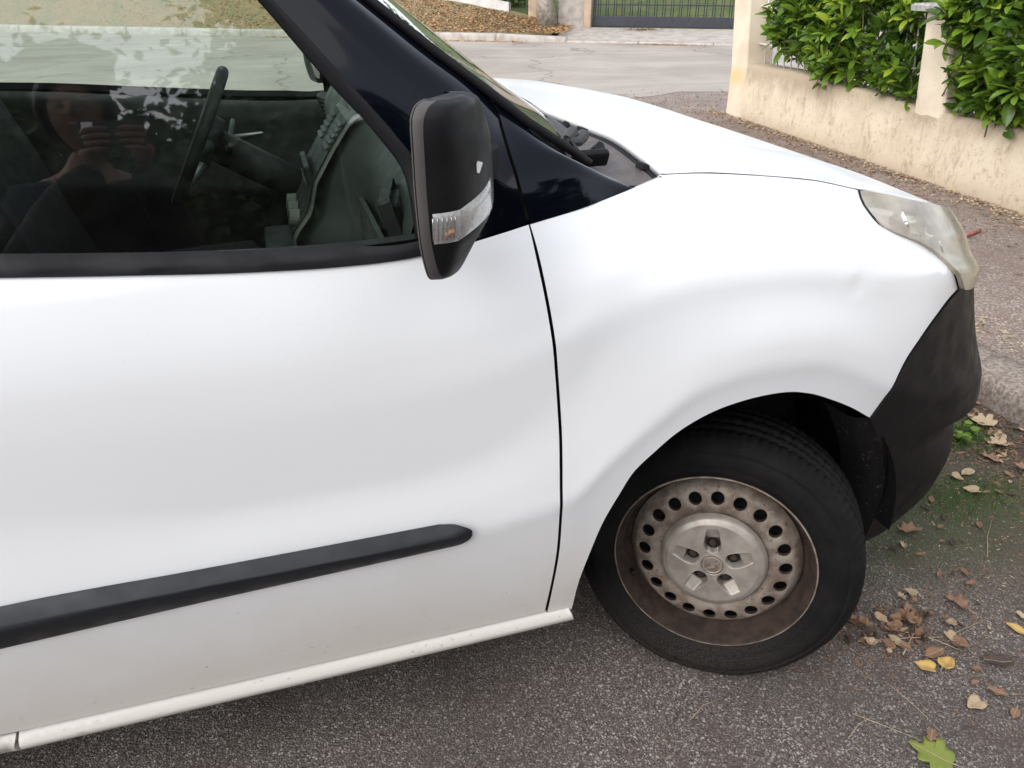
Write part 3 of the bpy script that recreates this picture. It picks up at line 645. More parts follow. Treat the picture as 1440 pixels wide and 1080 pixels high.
def panel_data(segs, fn, step=.02, flange=.012, sign=1, bstep=.008, extra=None, outward=None):
    """triangulate the outline in (s, z), map through fn, turned-in edge all round"""
    ol = []
    for sg in segs: ol += smooth_line(sg, bstep)[:-1]
    ol = np.array(ol); lo, hi = ol.min(0), ol.max(0)
    gx, gy = np.meshgrid(np.arange(lo[0], hi[0], step), np.arange(lo[1], hi[1], step * .87)); gx = gx + (np.arange(gx.shape[0]) % 2)[:, None] * step / 2
    P = np.stack([gx.ravel(), gy.ravel()], 1)
    if extra is not None:
        c0, c1, es = extra; ex, ey = np.meshgrid(np.arange(c0[0], c1[0], es), np.arange(c0[1], c1[1], es)); E_ = np.stack([ex.ravel(), ey.ravel()], 1)
        P = np.concatenate([P[~((P[:, 0] > c0[0]) & (P[:, 0] < c1[0]) & (P[:, 1] > c0[1]) & (P[:, 1] < c1[1]))], E_])
    P = P[inside(P, ol)]
    if len(P):
        d = np.full(len(P), 9.)
        for q in ol: d = np.minimum(d, np.hypot(P[:, 0] - q[0], P[:, 1] - q[1]))
        P = P[d > .4 * min(step, .012)]
    allp = np.concatenate([ol, P]); n = len(ol)
    vc, _, fc, *_ = delaunay_2d_cdt([Vector(p) for p in allp], [(i, (i + 1) % n) for i in range(n)], [], 1, 1e-6)
    A = np.array([(v.x, v.y) for v in vc]); e = 1.5e-3
    f = lambda a, b: fn(a, b)
    X = f(A[:, 0], A[:, 1]); nu = f(A[:, 0] + e, A[:, 1]) - f(A[:, 0] - e, A[:, 1]); nv = f(A[:, 0], A[:, 1] + e) - f(A[:, 0], A[:, 1] - e)
    N = np.cross(nu, nv); N /= np.linalg.norm(N, axis=1)[:, None] + 1e-12
    O = f(ol[:, 0], ol[:, 1]); onu = f(ol[:, 0] + e, ol[:, 1]) - f(ol[:, 0] - e, ol[:, 1]); onv = f(ol[:, 0], ol[:, 1] + e) - f(ol[:, 0], ol[:, 1] - e); ON = np.cross(onu, onv); ON /= np.linalg.norm(ON, axis=1)[:, None] + 1e-12
    ref = np.array(outward if outward is not None else (0, -1, 0), float)
    fl = -1 if (N @ ref).mean() < 0 else 1; N *= fl; ON *= fl
    F = [tuple(q) for q in fc]
    a, b, c = (X[F[0][i]] for i in range(3))
    if np.dot(np.cross(b - a, c - a), N[F[0][0]]) < 0: F = [q[::-1] for q in F]
    nv_ = len(X); V = np.concatenate([X, O, O - ON * flange]); NN = np.concatenate([N, np.zeros((2 * n, 3))])
    F += [(nv_ + i, nv_ + (i + 1) % n, nv_ + n + (i + 1) % n, nv_ + n + i) for i in range(n)]
    if sign < 0:
        V = V * (1, -1, 1); NN = NN * (1, -1, 1); F = [q[::-1] for q in F]
    return V, F, NN, n
def panel_obj(name, datas, mat, parent, edge=None):
    V = []; F = []; N = []
    MI = []
    for v, f, n, nf in datas:
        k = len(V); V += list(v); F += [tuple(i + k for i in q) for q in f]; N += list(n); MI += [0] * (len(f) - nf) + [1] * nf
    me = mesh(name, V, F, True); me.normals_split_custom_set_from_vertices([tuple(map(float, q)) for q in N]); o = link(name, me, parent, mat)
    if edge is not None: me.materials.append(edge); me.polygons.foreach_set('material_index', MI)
    return o
def panel(name, segs, fn, mat, parent, sides=(1,), edge=None, **k):
    return panel_obj(name, [panel_data(segs, fn, sign=s, **k) for s in sides], M[mat], parent, M[edge] if edge else None)

van = empty('parked_van'); tag(van, 'white small van with black front bumper and steel wheels parked nose to the kerb', 'van')
# --- outlines on the side surface (s along the body, z height)
SEAM = [(-.426,1.092),(-.423,1.049),(-.419,1.009),(-.407,.893),(-.396,.758),(-.395,.619),(-.393,.476),(-.398,.388),(-.403,.312)]
ARCH = [(-.346,.298),(-.340,.39),(-.324,.465),(-.305,.532),(-.277,.594),(-.251,.642),(-.214,.677),(-.177,.707),(-.134,.730),(-.095,.744),(-.048,.753),(.004,.757),(.06,.754),(.112,.740),(.17,.714),(.227,.684),(.288,.645)]
BUMP = [(.288,.645),(.32,.705),(.356,.763),(.384,.79),(.436,.834),(.489,.861),(.531,.870)]
LAMPLOW = [(.531,.870),(.490,.915),(.462,.945),(.422,.971),(.368,.993),(.323,1.011),(.292,1.031),(.286,1.052),(.298,1.072)]
SHUT = [(.298,1.073),(.197,1.094),(.108,1.108),(.015,1.118),(-.057,1.124),(-.149,1.128)]
TRI = [(-.149,1.127),(-.247,1.113),(-.352,1.099),(-.426,1.092)]
BELT = [(-1.68,1.130),(-1.45,1.120),(-1.162,1.097),(-1.038,1.087),(-.867,1.074),(-.729,1.068),(-.645,1.068),(-.556,1.076),(-.484,1.085),(-.426,1.092)]
SILLTOP = .309
g = .0028
bfn = lambda s, z: body(s, z)
for sd_ in (1, -1):
    sh = lambda P, dx, dz=0: [(a + dx, b + dz) for a, b in P]
    wing = [sh(SEAM[::-1], g), sh(TRI[::-1], 0), SHUT[::-1], LAMPLOW[::-1], BUMP[::-1], ARCH[::-1], [(-.346,.298),(-.40,.304)]]
    wing[0][0] = (-.40,.304); wing[0][-1] = TRI[-1]; wing[5][-1] = (-.346,.298)
    panel('front_wing', wing, bfn, 'white', van, sides=(sd_,), edge='rubber', step=.016, extra=((.13,.86),(.28,1.0),.005))  # turned-in edge coloured dark to stand in for shade in the gaps
    panel_door = [BELT, sh(SEAM, -g), [(-.403 - g,.312),(-1.66,.316)], [(-1.66,.316),(-1.675,.7),(-1.68,1.130)]]
    panel_door[0][-1] = (-.426 - g,1.092); panel_door[1][0] = (-.426 - g,1.092); panel_door[1][-1] = (-.403 - g,.312)
    door = panel('front_door', panel_door, bfn, 'white', van, sides=(sd_,), edge='rubber', step=.022)  # dark edge colour again painted as the shade of the door gap
    panel('rear_side_panel', [[(-3.3,.316),(-1.672,.316)],[(-1.672,.316),(-1.687,.7),(-1.692,1.13)],[(-1.692,1.13),(-3.3,1.13)],[(-3.3,1.13),(-3.3,.316)]], bfn, 'white', van, sides=(sd_,), step=.06)
    # sill: a rounded ledge under the door, split behind the front door
    def sill_fn(s, z):
        x, y, nx, ny = plan(s); u = (z - .262) / .046
        o = .036 + .012 * (1 - u) ** 2 - .010 * np.sin(np.clip(u, 0, 1) * math.pi) + np.clip(u - .72, 0, 1) * .05; return np.stack([x + nx * o, y + ny * o, z], 1)
    for a, b in ((-1.352, -.343), (-3.2, -1.356)):
        panel('sill', [[(a,.2625),(b,.2625 if b > -1 else .262)],[(b,.2625),(b - .004,.285),(b - .012 if b > -1 else b,.306)],[(b - .012 if b > -1 else b,.306),(a,.308)],[(a,.308),(a,.2625)]], sill_fn, 'white', van, sides=(sd_,), step=.012 if b > -1 else .05, flange=.03)
    # black side moulding with a ridge along it
    def mould_fn(s, z):
        zm = np.interp(s, (-1.64,-1.3,-.6), (.576,.591,.597)); zt = np.interp(s, (-1.64,-1.278,-.982,-.6), (.6065,.6185,.617,.616)); zb = np.interp(s, (-1.64,-1.302,-.994,-.609), (.5175,.5355,.5495,.5615))
        up_ = np.clip((zt - z) / (zt - zm), 0, 1); dn = np.clip((z - zb) / (zm - zb), 0, 1); e = np.minimum(up_, dn)
        end = np.clip((-.558 - s) / .05, 0, 1); return body(s, z, .004 + .019 * e ** .8 * (1 - (1 - end) ** 2) ** .7)
    panel('side_moulding', [[(-1.64,.606),(-1.278,.618),(-.982,.6165),(-.619,.6155)],[(-.619,.6155),(-.585,.610),(-.562,.592),(-.562,.582),(-.580,.567),(-.609,.562)],[(-.609,.562),(-.994,.550),(-1.302,.536),(-1.64,.518)],[(-1.64,.518),(-1.64,.606)]], mould_fn, 'moulding', door, sides=(sd_,), step=.007, flange=.012)
    # waist rail: black strip under the glass
    def waist_fn(s, z):
        zb = pch([q[0] for q in BELT], [q[1] for q in BELT], s); u = (z - zb) / .03
        X = body(s, np.minimum(z, zb + .006)); lift = np.clip(u, 0, 1.4); X[:, 1] += .004 * np.sin(np.clip(u, 0, 1) * math.pi) * -1 + .018 * lift ** 2 - .004; X[:, 2] = z; return X
    zb = lambda s: float(pch([q[0] for q in BELT], [q[1] for q in BELT], s)[0])
    lowl = [(s, zb(s) + .0015) for s in (-1.66, -1.4, -1.2, -1.0, -.85, -.73, -.645, -.60)]; upl = [(s, zb(s) + (.028 if s < -.7 else .022)) for s in (-.598, -.645, -.73, -.85, -1.0, -1.2, -1.4, -1.66)]
    panel('waist_rail', [lowl, [lowl[-1], upl[0]], upl, [upl[-1], lowl[0]]], waist_fn, 'rubber', door, sides=(sd_,), step=.012, flange=.02)
    # door glass on a gently tilted, tapering plane
    def glass_fn(x, z): return np.stack([x, -(.848 - .0686 * (x + 1.2)) + .176 * (z - 1.08) + .10 * np.maximum(z - 1.3, 0) ** 2, z], 1)
    GF = [(-.594,1.055),(-.598,1.094),(-.599,1.131),(-.608,1.183),(-.638,1.23),(-.696,1.305),(-.786,1.413),(-.90,1.54),(-1.0,1.64)]
    gdat = panel_data([GF, [(-1.0,1.64),(-1.68,1.68)], [(-1.68,1.68),(-1.68,1.11)], [(-1.68,1.11),(-1.0,1.085),(-.75,1.06),(-.594,1.055)]], glass_fn, step=.06, flange=.0035, sign=sd_)
    panel_obj('door_glass', [gdat], M['glass'], door)
    # seal round the front of the glass, then the black door frame / front pillar, then the fixed black quarter piece
    def loft(name, A, B, bulge, mat, par, na=40, nb=14, thick=.012, ease=0, fin=0, first=None):
        A = np.array(smooth_line(A, .01)); B = np.array(smooth_line(B, .01))
        res = lambda P: np.stack([np.interp(np.linspace(0, 1, na), np.concatenate([[0], np.cumsum(np.linalg.norm(np.diff(P, axis=0), axis=1))]) / np.linalg.norm(np.diff(P, axis=0), axis=1).sum(), P[:, k]) for k in range(3)], 1)
        A, B = res(A), res(B); rows = []
        for ri, (a, b) in enumerate(zip(A, B)):
            e_ = min(1, ri / ease if ease else 1, (na - 1 - ri) / fin if fin else 1); bulge_ = bulge * e_ * e_ * (3 - 2 * e_); t = np.linspace(0, 1, nb); d = (b - a); nrm = np.array((d[1] * 0 + .35, -1, .35)); nrm = nrm - d * (nrm @ d) / (d @ d); nrm /= np.linalg.norm(nrm)
            rw = [a + d * q + nrm * bulge_ * float(np.interp(q, HQ, HV)) for q in t]
            if first is not None and ri < 24:
                w_ = ri / 24; w_ = w_ * w_ * (3 - 2 * w_); F_ = np.array(first); L_ = np.concatenate([[0], np.cumsum(np.linalg.norm(np.diff(F_, axis=0), axis=1))]); L_ /= L_[-1]
                sh_ = a - np.array(F_[0]); sb_ = b - np.array(F_[-1])
                rw = [(np.array([np.interp(q, L_, F_[:, k]) for k in range(3)]) + sh_ * (1 - q) + sb_ * q) * (1 - w_) + r_ * w_ for q, r_ in zip(t, rw)]
            rows.append([tuple(r_ * np.array((1, sd_, 1))) for r_ in rw]); continue
            rows.append([tuple((a + d * q + nrm * bulge_ * float(np.interp(q, HQ, HV))) * np.array((1, sd_, 1))) for q in t])
        mb = MB(); mb.grid(rows); o = mb.build(name, M[mat], par, smooth=True)
        if mat == 'rubber': md = o.modifiers.new('solid', 'SOLIDIFY'); md.thickness = thick * .35; md.offset = 0
        return o
    HQ = np.linspace(0, 1, 60); HV = pch([0,.25,.5,.64,.78,.9,1.], [0,.52,.94,1.,.76,.38,0], HQ)
    gl3 = lambda x, z, d=0.: (x, float(glass_fn(np.array([x]), np.array([z]))[0, 1]) + d, z)
    PA = [gl3(-1.02,1.655,-.004), gl3(-.90,1.552,-.004), gl3(-.775,1.413,-.004), gl3(-.684,1.305,-.004), gl3(-.625,1.232,-.004), gl3(-.594,1.185,-.005), gl3(-.587,1.131,-.006), (-.588,-.8435,1.0735)]
    SEAM3 = [(-.453,-.699,1.262),(-.452,-.735,1.230),(-.450,-.770,1.196),(-.445,-.790,1.167),(-.440,-.803,1.137),(-.434,-.811,1.112),(-.431,-.8148,1.0945)]
    PB = [(-.93,-.635,1.62),(-.80,-.655,1.525),(-.634,-.676,1.401),(-.548,-.686,1.335),(-.470,-.694,1.278),(-.4545,-.699,1.262)] + [(x - .0015, y, z) for x, y, z in SEAM3[1:]]
    loft('pillar_trim', PA, PB, .020, 'black_gloss', door, 60, 22, fin=14)
    SA = [gl3(x, z, .002) for x, z in ((-1.035,1.655),(-.915,1.55),(-.80,1.422),(-.712,1.308),(-.652,1.235),(-.620,1.185),(-.611,1.131),(-.609,1.085))]
    loft('window_seal', SA, [tuple(np.array(q) + (0, -.003, 0)) for q in PA], .006, 'rubber', door, 50, 6, .008)
    low = body(np.array([q[0] for q in TRI]), np.array([q[1] for q in TRI]), .001); low[-1] = (-.427, low[-1][1], 1.093)
    QA = [tuple(q) for q in low[::-1]]; QA[0] = (-.4262, -.8135, 1.0938)
    QB = [(-.449,-.698,1.262),(-.402,-.702,1.225),(-.355,-.706,1.182),(-.307,-.711,1.147),(-.233,-.719,1.114),(-.187,-.724,1.108),(-.150,-.716,1.126)]
    loft('pillar_foot', QA, QB, .030, 'black_gloss', van, 70, 26, fin=44, first=[(x + .004, y, z) for x, y, z in SEAM3[::-1]])
    loft('pillar_backing', [(-.412,-.800,1.095),(-.43,-.69,1.256)], [(-.455,-.800,1.095),(-.468,-.69,1.256)], 0., 'void', van, 12, 4)
# bonnet
ZC = ([-.30,-.16,0,.2,.4,.6,.75,.84], [1.168,1.152,1.129,1.100,1.056,.992,.925,.87])
shut3 = body(np.array([q[0] for q in SHUT]), np.array([q[1] for q in SHUT]))
EX = [-.30,-.153,-.062,.008,.096,.18,.27,.326,.414,.516,.60,.68,.76,.82]; EZ = [1.134,1.1275,1.1235,1.1175,1.1075,1.0935,1.0725,1.062,1.039,1.010,.976,.94,.90,.87]
YS = ([-.3,-.153,-.062,.008,.096,.18,.27,.326,.414,.516,.585,.68,.8], [.70,.711,.708,.713,.719,.715,.722,.718,.705,.67,.632,.54,.35])
def bonnet_z(x, y):
    ax = np.abs(y); zc = pch(*ZC, x); ze = pch(EX, EZ, x); ye = pch(*YS, x)
    q = np.clip(ax / ye, 0, 1.05); rid = np.exp(-((q - .68) / .16) ** 2) * .007 * np.clip((.62 - x) / .3, 0, 1); return zc - (zc - ze) * q ** 2.6 + rid
FV = ([0,.3,.5,.72,.86,.93,1.], [.815,.79,.745,.64,.53,.42,.272]); FY = ([0,.3,.5,.72,.86,.93,1.], [0,.26,.42,.57,.655,.695,.718])
def bonnet_xy(u, v):
    av = np.abs(v); xr = pch([0,.27,.45,.65,.83,1.], [-.190,-.163,-.144,-.137,-.138,-.147], av); yr = .707 * av; xf, yf = pch(*FV, av), pch(*FY, av)
    ysd = pch([0,1], [0,1], u); x = xr + (xf - xr) * u; y = yr + (yf - yr) * u; y = y + (pch(*YS, x) - .0014 - y) * av ** 10 * np.clip((.36 - x) / .06, 0, 1); return x, np.sign(v) * y
vv = np.sign(np.linspace(-1, 1, 81)) * (1 - (1 - np.abs(np.linspace(-1, 1, 81))) ** 1.25); uu = 1 - (1 - np.linspace(0, 1, 61)) ** 1.2
U, V_ = np.meshgrid(uu, vv, indexing='ij'); bx_, by_ = bonnet_xy(U.ravel(), V_.ravel()); bz_ = bonnet_z(bx_, by_)
inset = np.clip((np.abs(V_.ravel()) - .965) / .035, 0, 1); bz_ = bz_ + .0035 - .0022 * inset ** 2
by_ = by_ - np.sign(by_) * .0015 * inset
rows = np.stack([bx_, by_, bz_], 1).reshape(61, 81, 3)
mb = MB(); mb.grid([[tuple(p) for p in r] for r in rows]); bon = mb.build('bonnet', M['white'], van, smooth=True); md = bon.modifiers.new('solid', 'SOLIDIFY'); md.thickness = .014; md.offset = -1
# dark gap under the bonnet edge
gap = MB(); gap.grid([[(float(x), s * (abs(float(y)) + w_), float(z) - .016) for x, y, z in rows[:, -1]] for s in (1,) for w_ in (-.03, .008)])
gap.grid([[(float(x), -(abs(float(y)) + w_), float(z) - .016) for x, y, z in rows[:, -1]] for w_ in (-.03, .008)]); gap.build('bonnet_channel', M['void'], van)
# front bumper, grille, headlamps
bmp = lambda s, z: body(s, z, bumper_proud(s, z))
BL = [(.288,.643),(.335,.579),(.385,.50),(.418,.433),(.440,.35),(.455,.27),(.462,.215)]
bump_segs = [BL, [(.462,.215),(.60,.200),(.9,.195),(S_END,.195)], [(S_END,.195),(S_END,.83)], [(S_END,.83),(1.1,.835),(.80,.855),(.66,.862),(.58,.858),(.533,.867)], [(a + .002, b - .004) for a, b in BUMP[::-1]]]
bump_segs[4][0] = (.533,.867); bump_segs[4][-1] = (.288,.643)
panel_obj('front_bumper', [panel_data(bump_segs, bmp, step=.013, sign=s, flange=.03, outward=(.6, -1, 0)) for s in (1, -1)], M['plastic'], van)
lamp_segs = [LAMPLOW[::-1], [(.531,.870),(.575,.861),(.64,.868),(.70,.90)], [(.70,.90),(.735,.95),(.70,.985),(.60,1.012),(.47,1.040),(.36,1.063),(.298,1.074)]]
def lamp_fn(s, z): return body(s, z, .004 + .012 * np.clip((s - .28) / .3, 0, 1))
def lamp_in(s, z): return body(s, z, -.045)
for sd_ in (1, -1):
    hl = panel('headlamp', lamp_segs, lamp_fn, 'lamp', van, sides=(sd_,), step=.012, flange=.012)
    panel('reflector', [[(.31,1.06),(.32,1.03),(.40,.995),(.50,.955),(.55,.90)], [(.55,.90),(.66,.90),(.69,.94)], [(.69,.94),(.64,.985),(.50,1.02),(.31,1.06)]], lamp_in, 'chrome', hl, sides=(sd_,), step=.02)
    for (ls, lz, lr) in ((.515, .945, .052), (.405, 1.005, .034)):
        ctr = body(np.array([ls]), np.array([lz]), -.016)[0]; ax = np.array((.80, -.42, .42)); ax /= np.linalg.norm(ax); e1_ = np.cross(ax, (0, 0, 1)); e1_ /= np.linalg.norm(e1_); e2_ = np.cross(ax, e1_)
        bw = MB(); bw.grid([[tuple((ctr + (e1_ * math.cos(q) + e2_ * math.sin(q)) * lr * k_ - ax * .045 * (1 - k_ * k_)) * np.array((1, sd_, 1))) for q in [2 * math.pi * j / 24 for j in range(24)]] for k_ in (1., .85, .65, .42, .2)], closed=True); bw.build('reflector_bowl', M['chrome'], hl, smooth=True)
        bl = MB(); bl.tube([tuple((ctr - ax * .045) * (1, sd_, 1)), tuple((ctr - ax * .012) * (1, sd_, 1))], [.008, .006], 8); bl.build('bulb', M['silver'], hl, smooth=True)
    # dark rubber line round the lamp
    ln = MB(); e1 = np.array(smooth_line(LAMPLOW, .01)); q = body(e1[:, 0], e1[:, 1], .0015) * (1, sd_, 1); ln.tube([tuple(p) for p in q], .0026, 5); ln.build('lamp_gasket', M['rubber'], hl, smooth=True)
panel_obj('grille', [panel_data([[(.74,.862),(S_END,.836)], [(S_END,.836),(S_END,.93)], [(S_END,.93),(.95,.935),(.76,.945)], [(.76,.945),(.74,.862)]], lambda s, z: body(s, z, -.01), step=.03, sign=s, outward=(1, -.5, 0)) for s in (1, -1)], M['plastic'], van)
# windscreen, cowl, wipers, roof
EDGE = np.array([(-.290,.705,1.152),(-.307,.702,1.165),(-.402,.70,1.226),(-.453,.697,1.265),(-.548,.684,1.335),(-.634,.674,1.401),(-.80,.653,1.525),(-.93,.633,1.62),(-1.08,.61,1.72)])
rows = []
for i in range(25):
    k = np.linspace(0, len(EDGE) - 1, 25)[i]; e = np.array([np.interp(k, range(len(EDGE)), EDGE[:, j]) for j in range(3)])
    rows.append([(e[0] + .095 * (1 - v * v), e[1] * v, e[2] + .012 * (1 - v * v)) for v in np.linspace(-1, 1, 33)])
mb = MB(); mb.grid(rows); ws = mb.build('windscreen', M['windscreen'], van, smooth=True)
for s in (-1, 1):
    band = MB(); band.grid([[tuple(np.array(r[k]) + (.0, s * 0, .0035)) for k in ((0, 1) if s < 0 else (-1, -2))] for r in rows]); band.build('windscreen_border', M['void'], ws, smooth=True)
    rb = MB(); rb.tube([tuple(np.array(r[0 if s < 0 else -1]) + (.004, s * .004, .004)) for r in rows], .008, 6); rb.build('windscreen_seal', M['rubber'], ws, smooth=True)
band = MB(); band.grid([[tuple(np.array(p) + (0, 0, .0035)) for p in r] for r in rows[:3]]); band.build('windscreen_border', M['void'], ws, smooth=True)
crow = []
for v in np.linspace(-1, 1, 41):
    x0, y0 = [float(q[0]) for q in bonnet_xy(np.array([0.]), np.array([v]))]; z0 = float(bonnet_z(np.array([x0]), np.array([y0]))[0])
    e = EDGE[0]; x1, y1, z1 = e[0] + .095 * (1 - v * v), e[1] * v, e[2] + .012 * (1 - v * v)
    x1 = min(x1, x0 - .03)
    crow.append([(x0 + .03, y0 * 1.0, z0 - .030), (x0 - .004, y0, z0 - .020), (x0 - .012, y0, z0 - .012)] + [(x0 - .012 + (x1 - .02 - x0 + .012) * a, y0 + (y1 - y0) * a, z0 - .014 + (z1 - .012 - z0 + .014) * a - .012 * math.sin(a * math.pi)) for a in (.2, .45, .7, 1.)])
mb = MB(); mb.grid(crow); cw = mb.build('scuttle_panel', M['cowl'], van, smooth=True)
for v in (-.12, -.47, -.86, .3, .7):
    x0, y0 = [float(q[0]) for q in bonnet_xy(np.array([0.]), np.array([v]))]; z0 = float(bonnet_z(np.array([x0]), np.array([y0]))[0])
    mb = MB(); mb.box((x0 - .008, y0, z0 - .008), (.016, .030, .012), Matrix.Rotation(R(15), 3, 'Y')); mb.build('clip', M['void'], cw, bevel=.002)
sl = MB(); sl.tube([(r[1][0], r[1][1], r[1][2] + .004) for r in crow], .006, 6); sl.build('bonnet_seal', M['rubber'], cw, smooth=True)
for sy in (-.50, .30):
    # wiper spindle with its knuckle and folded arm lying along the foot of the glass
    wpr = MB(); bx0 = -.250; bz0 = 1.150
    wpr.tube([(bx0, sy, bz0 - .03), (bx0, sy, bz0 + .012)], .017, 12); wpr.tube([(bx0, sy, bz0 + .008), (bx0 - .003, sy, bz0 + .022)], [.022, .013], 12)
    wo_ = wpr.build('wiper', M['plastic'], van, smooth=False, bevel=.002)
    a = MB(); a.add(*(lambda P: ([tuple(p) for p in P], [(0, 1, 3, 2), (4, 6, 7, 5), (0, 4, 5, 1), (2, 3, 7, 6), (0, 2, 6, 4), (1, 5, 7, 3)]))([(bx0 - .02, sy - .06, bz0 + .004), (bx0 - .02, sy - .06, bz0 + .020), (bx0 + .016, sy - .055, bz0 + .002), (bx0 + .012, sy - .055, bz0 + .018), (bx0 - .024, sy + .10, bz0 + .012), (bx0 - .024, sy + .10, bz0 + .034), (bx0 + .010, sy + .10, bz0 + .012), (bx0 + .004, sy + .10, bz0 + .036)]))
    a.build('arm_root', M['plastic_grey'], wo_, bevel=.007)
    for q_, (dx_, dy_, dz_, r1_, r2_) in enumerate(((.022, -.02, .006, .013, .009), (.012, .05, .012, .011, .006), (-.006, -.035, .016, .012, .010), (.030, -.085, -.002, .009, .012))):
        a = MB(); a.tube([(bx0 + dx_ - .012, sy + dy_ - .014, bz0 + dz_), (bx0 + dx_ + .004, sy + dy_, bz0 + dz_ + .010), (bx0 + dx_ + .016, sy + dy_ + .022, bz0 + dz_ + .002)], [r2_, r1_, r2_ * .7], 7); a.build('linkage', M['plastic'] if q_ % 2 else M['plastic_grey'], wo_)
    a = MB(); a.tube([(bx0 - .012, sy + .09, bz0 + .026), (bx0 - .012, sy + .25, bz0 + .032), (bx0 - .006, sy + .40, bz0 + .036)], [.010, .007, .006], 6); a.build('arm', M['plastic'], wo_, smooth=True)
    a = MB(); a.box((bx0 + .018, sy - .10, bz0 - .006), (.05, .035, .016), Matrix.Rotation(R(-20), 3, 'Z')); a.box((bx0 - .012, sy - .15, bz0 + .002), (.07, .018, .03), Matrix.Rotation(R(25), 3, 'X')); a.build('arm_cover', M['plastic'], wo_, bevel=.006)
rows = []
for x, z, hw in ((-1.06,1.705,.60),(-1.2,1.765,.62),(-1.5,1.80,.65),(-2.0,1.825,.67),(-2.7,1.82,.67),(-3.25,1.79,.66)):
    rows.append([(x, hw * 1.06 * v if abs(v) > .9 else hw * v, z + .02 * (1 - v * v) - (.055 * ((abs(v) - .8) / .2) ** 2 if abs(v) > .8 else 0)) for v in np.linspace(-1, 1, 25)])
mb = MB(); mb.grid(rows); rf = mb.build('roof', M['white'], van, smooth=True, solid=.02)
for sd_ in (1, -1):
    up_fn = lambda x, z: np.stack([x, -(.868 - .02 * (x + 1.5)) + .19 * (z - 1.13) + .10 * np.maximum(z - 1.4, 0) ** 2, z], 1)
    panel('upper_side_panel', [[(-3.25,1.132),(-1.822,1.132)], [(-1.822,1.132),(-1.822,1.72)], [(-1.822,1.72),(-3.25,1.75)], [(-3.25,1.75),(-3.25,1.132)]], up_fn, 'white', van, sides=(sd_,), step=.09)
    panel('centre_pillar', [[(-1.82,1.12),(-1.68,1.115)], [(-1.68,1.115),(-1.68,1.70)], [(-1.68,1.70),(-1.82,1.71)], [(-1.82,1.71),(-1.82,1.12)]], up_fn, 'black_gloss', van, sides=(sd_,), step=.05)
    mb = MB(); mb.tube([(-.95, -sd_ * .648, 1.63), (-1.06, -sd_ * .66, 1.70), (-1.3, -sd_ * .685, 1.735), (-1.85, -sd_ * .70, 1.75)], .032, 8); mb.build('roof_rail', M['black_gloss'], van, smooth=True)
mb = MB(); mb.box((-3.27, 0, 1.05), (.05, 1.62, 1.45)); mb.build('rear_doors', M['white'], van, bevel=.01)
# under-body, wheel-arch liners, bulkhead and cabin shell (all dark)
mb = MB(); mb.box((-1.75, 0, .37), (2.95, 1.50, .10)); mb.box((.50, 0, .32), (.45, 1.05, .12)); mb.box((-.30, 0, .72), (.06, 1.40, .70)); mb.box((.2, 0, .62), (.75, .95, .45)); mb.build('underbody', M['void'], van)
for sd_ in (1, -1):
    mb = MB(); rows = []
    for k in range(31):
        a = R(-2 + 200 * k / 30); rr = .425
        rows.append([(rr * math.cos(a) + .01, -sd_ * y, .325 + rr * math.sin(a) * (.98 if math.sin(a) > 0 else .9)) for y in (.865, .85, .80, .70, .50)])
    mb.grid(rows); mb.build('arch_liner', M['liner'], van, smooth=True)
    # rolled lip inside the bumper's edge, splashed with mud
    lipc = np.array(smooth_line(BL, .02)); q0 = bmp(lipc[:, 0], lipc[:, 1]); mb = MB()
    mb.grid([[tuple((p + np.array((-d * .75, d * w_, 0))) * (1, sd_, 1)) for d, w_ in ((0.0, 0.), (.006, 1.4), (.016, .55), (.034, .42), (.048, .6), (.058, 1.6))] for p in q0]); mb.build('arch_lip', M['liner'], van, smooth=True)
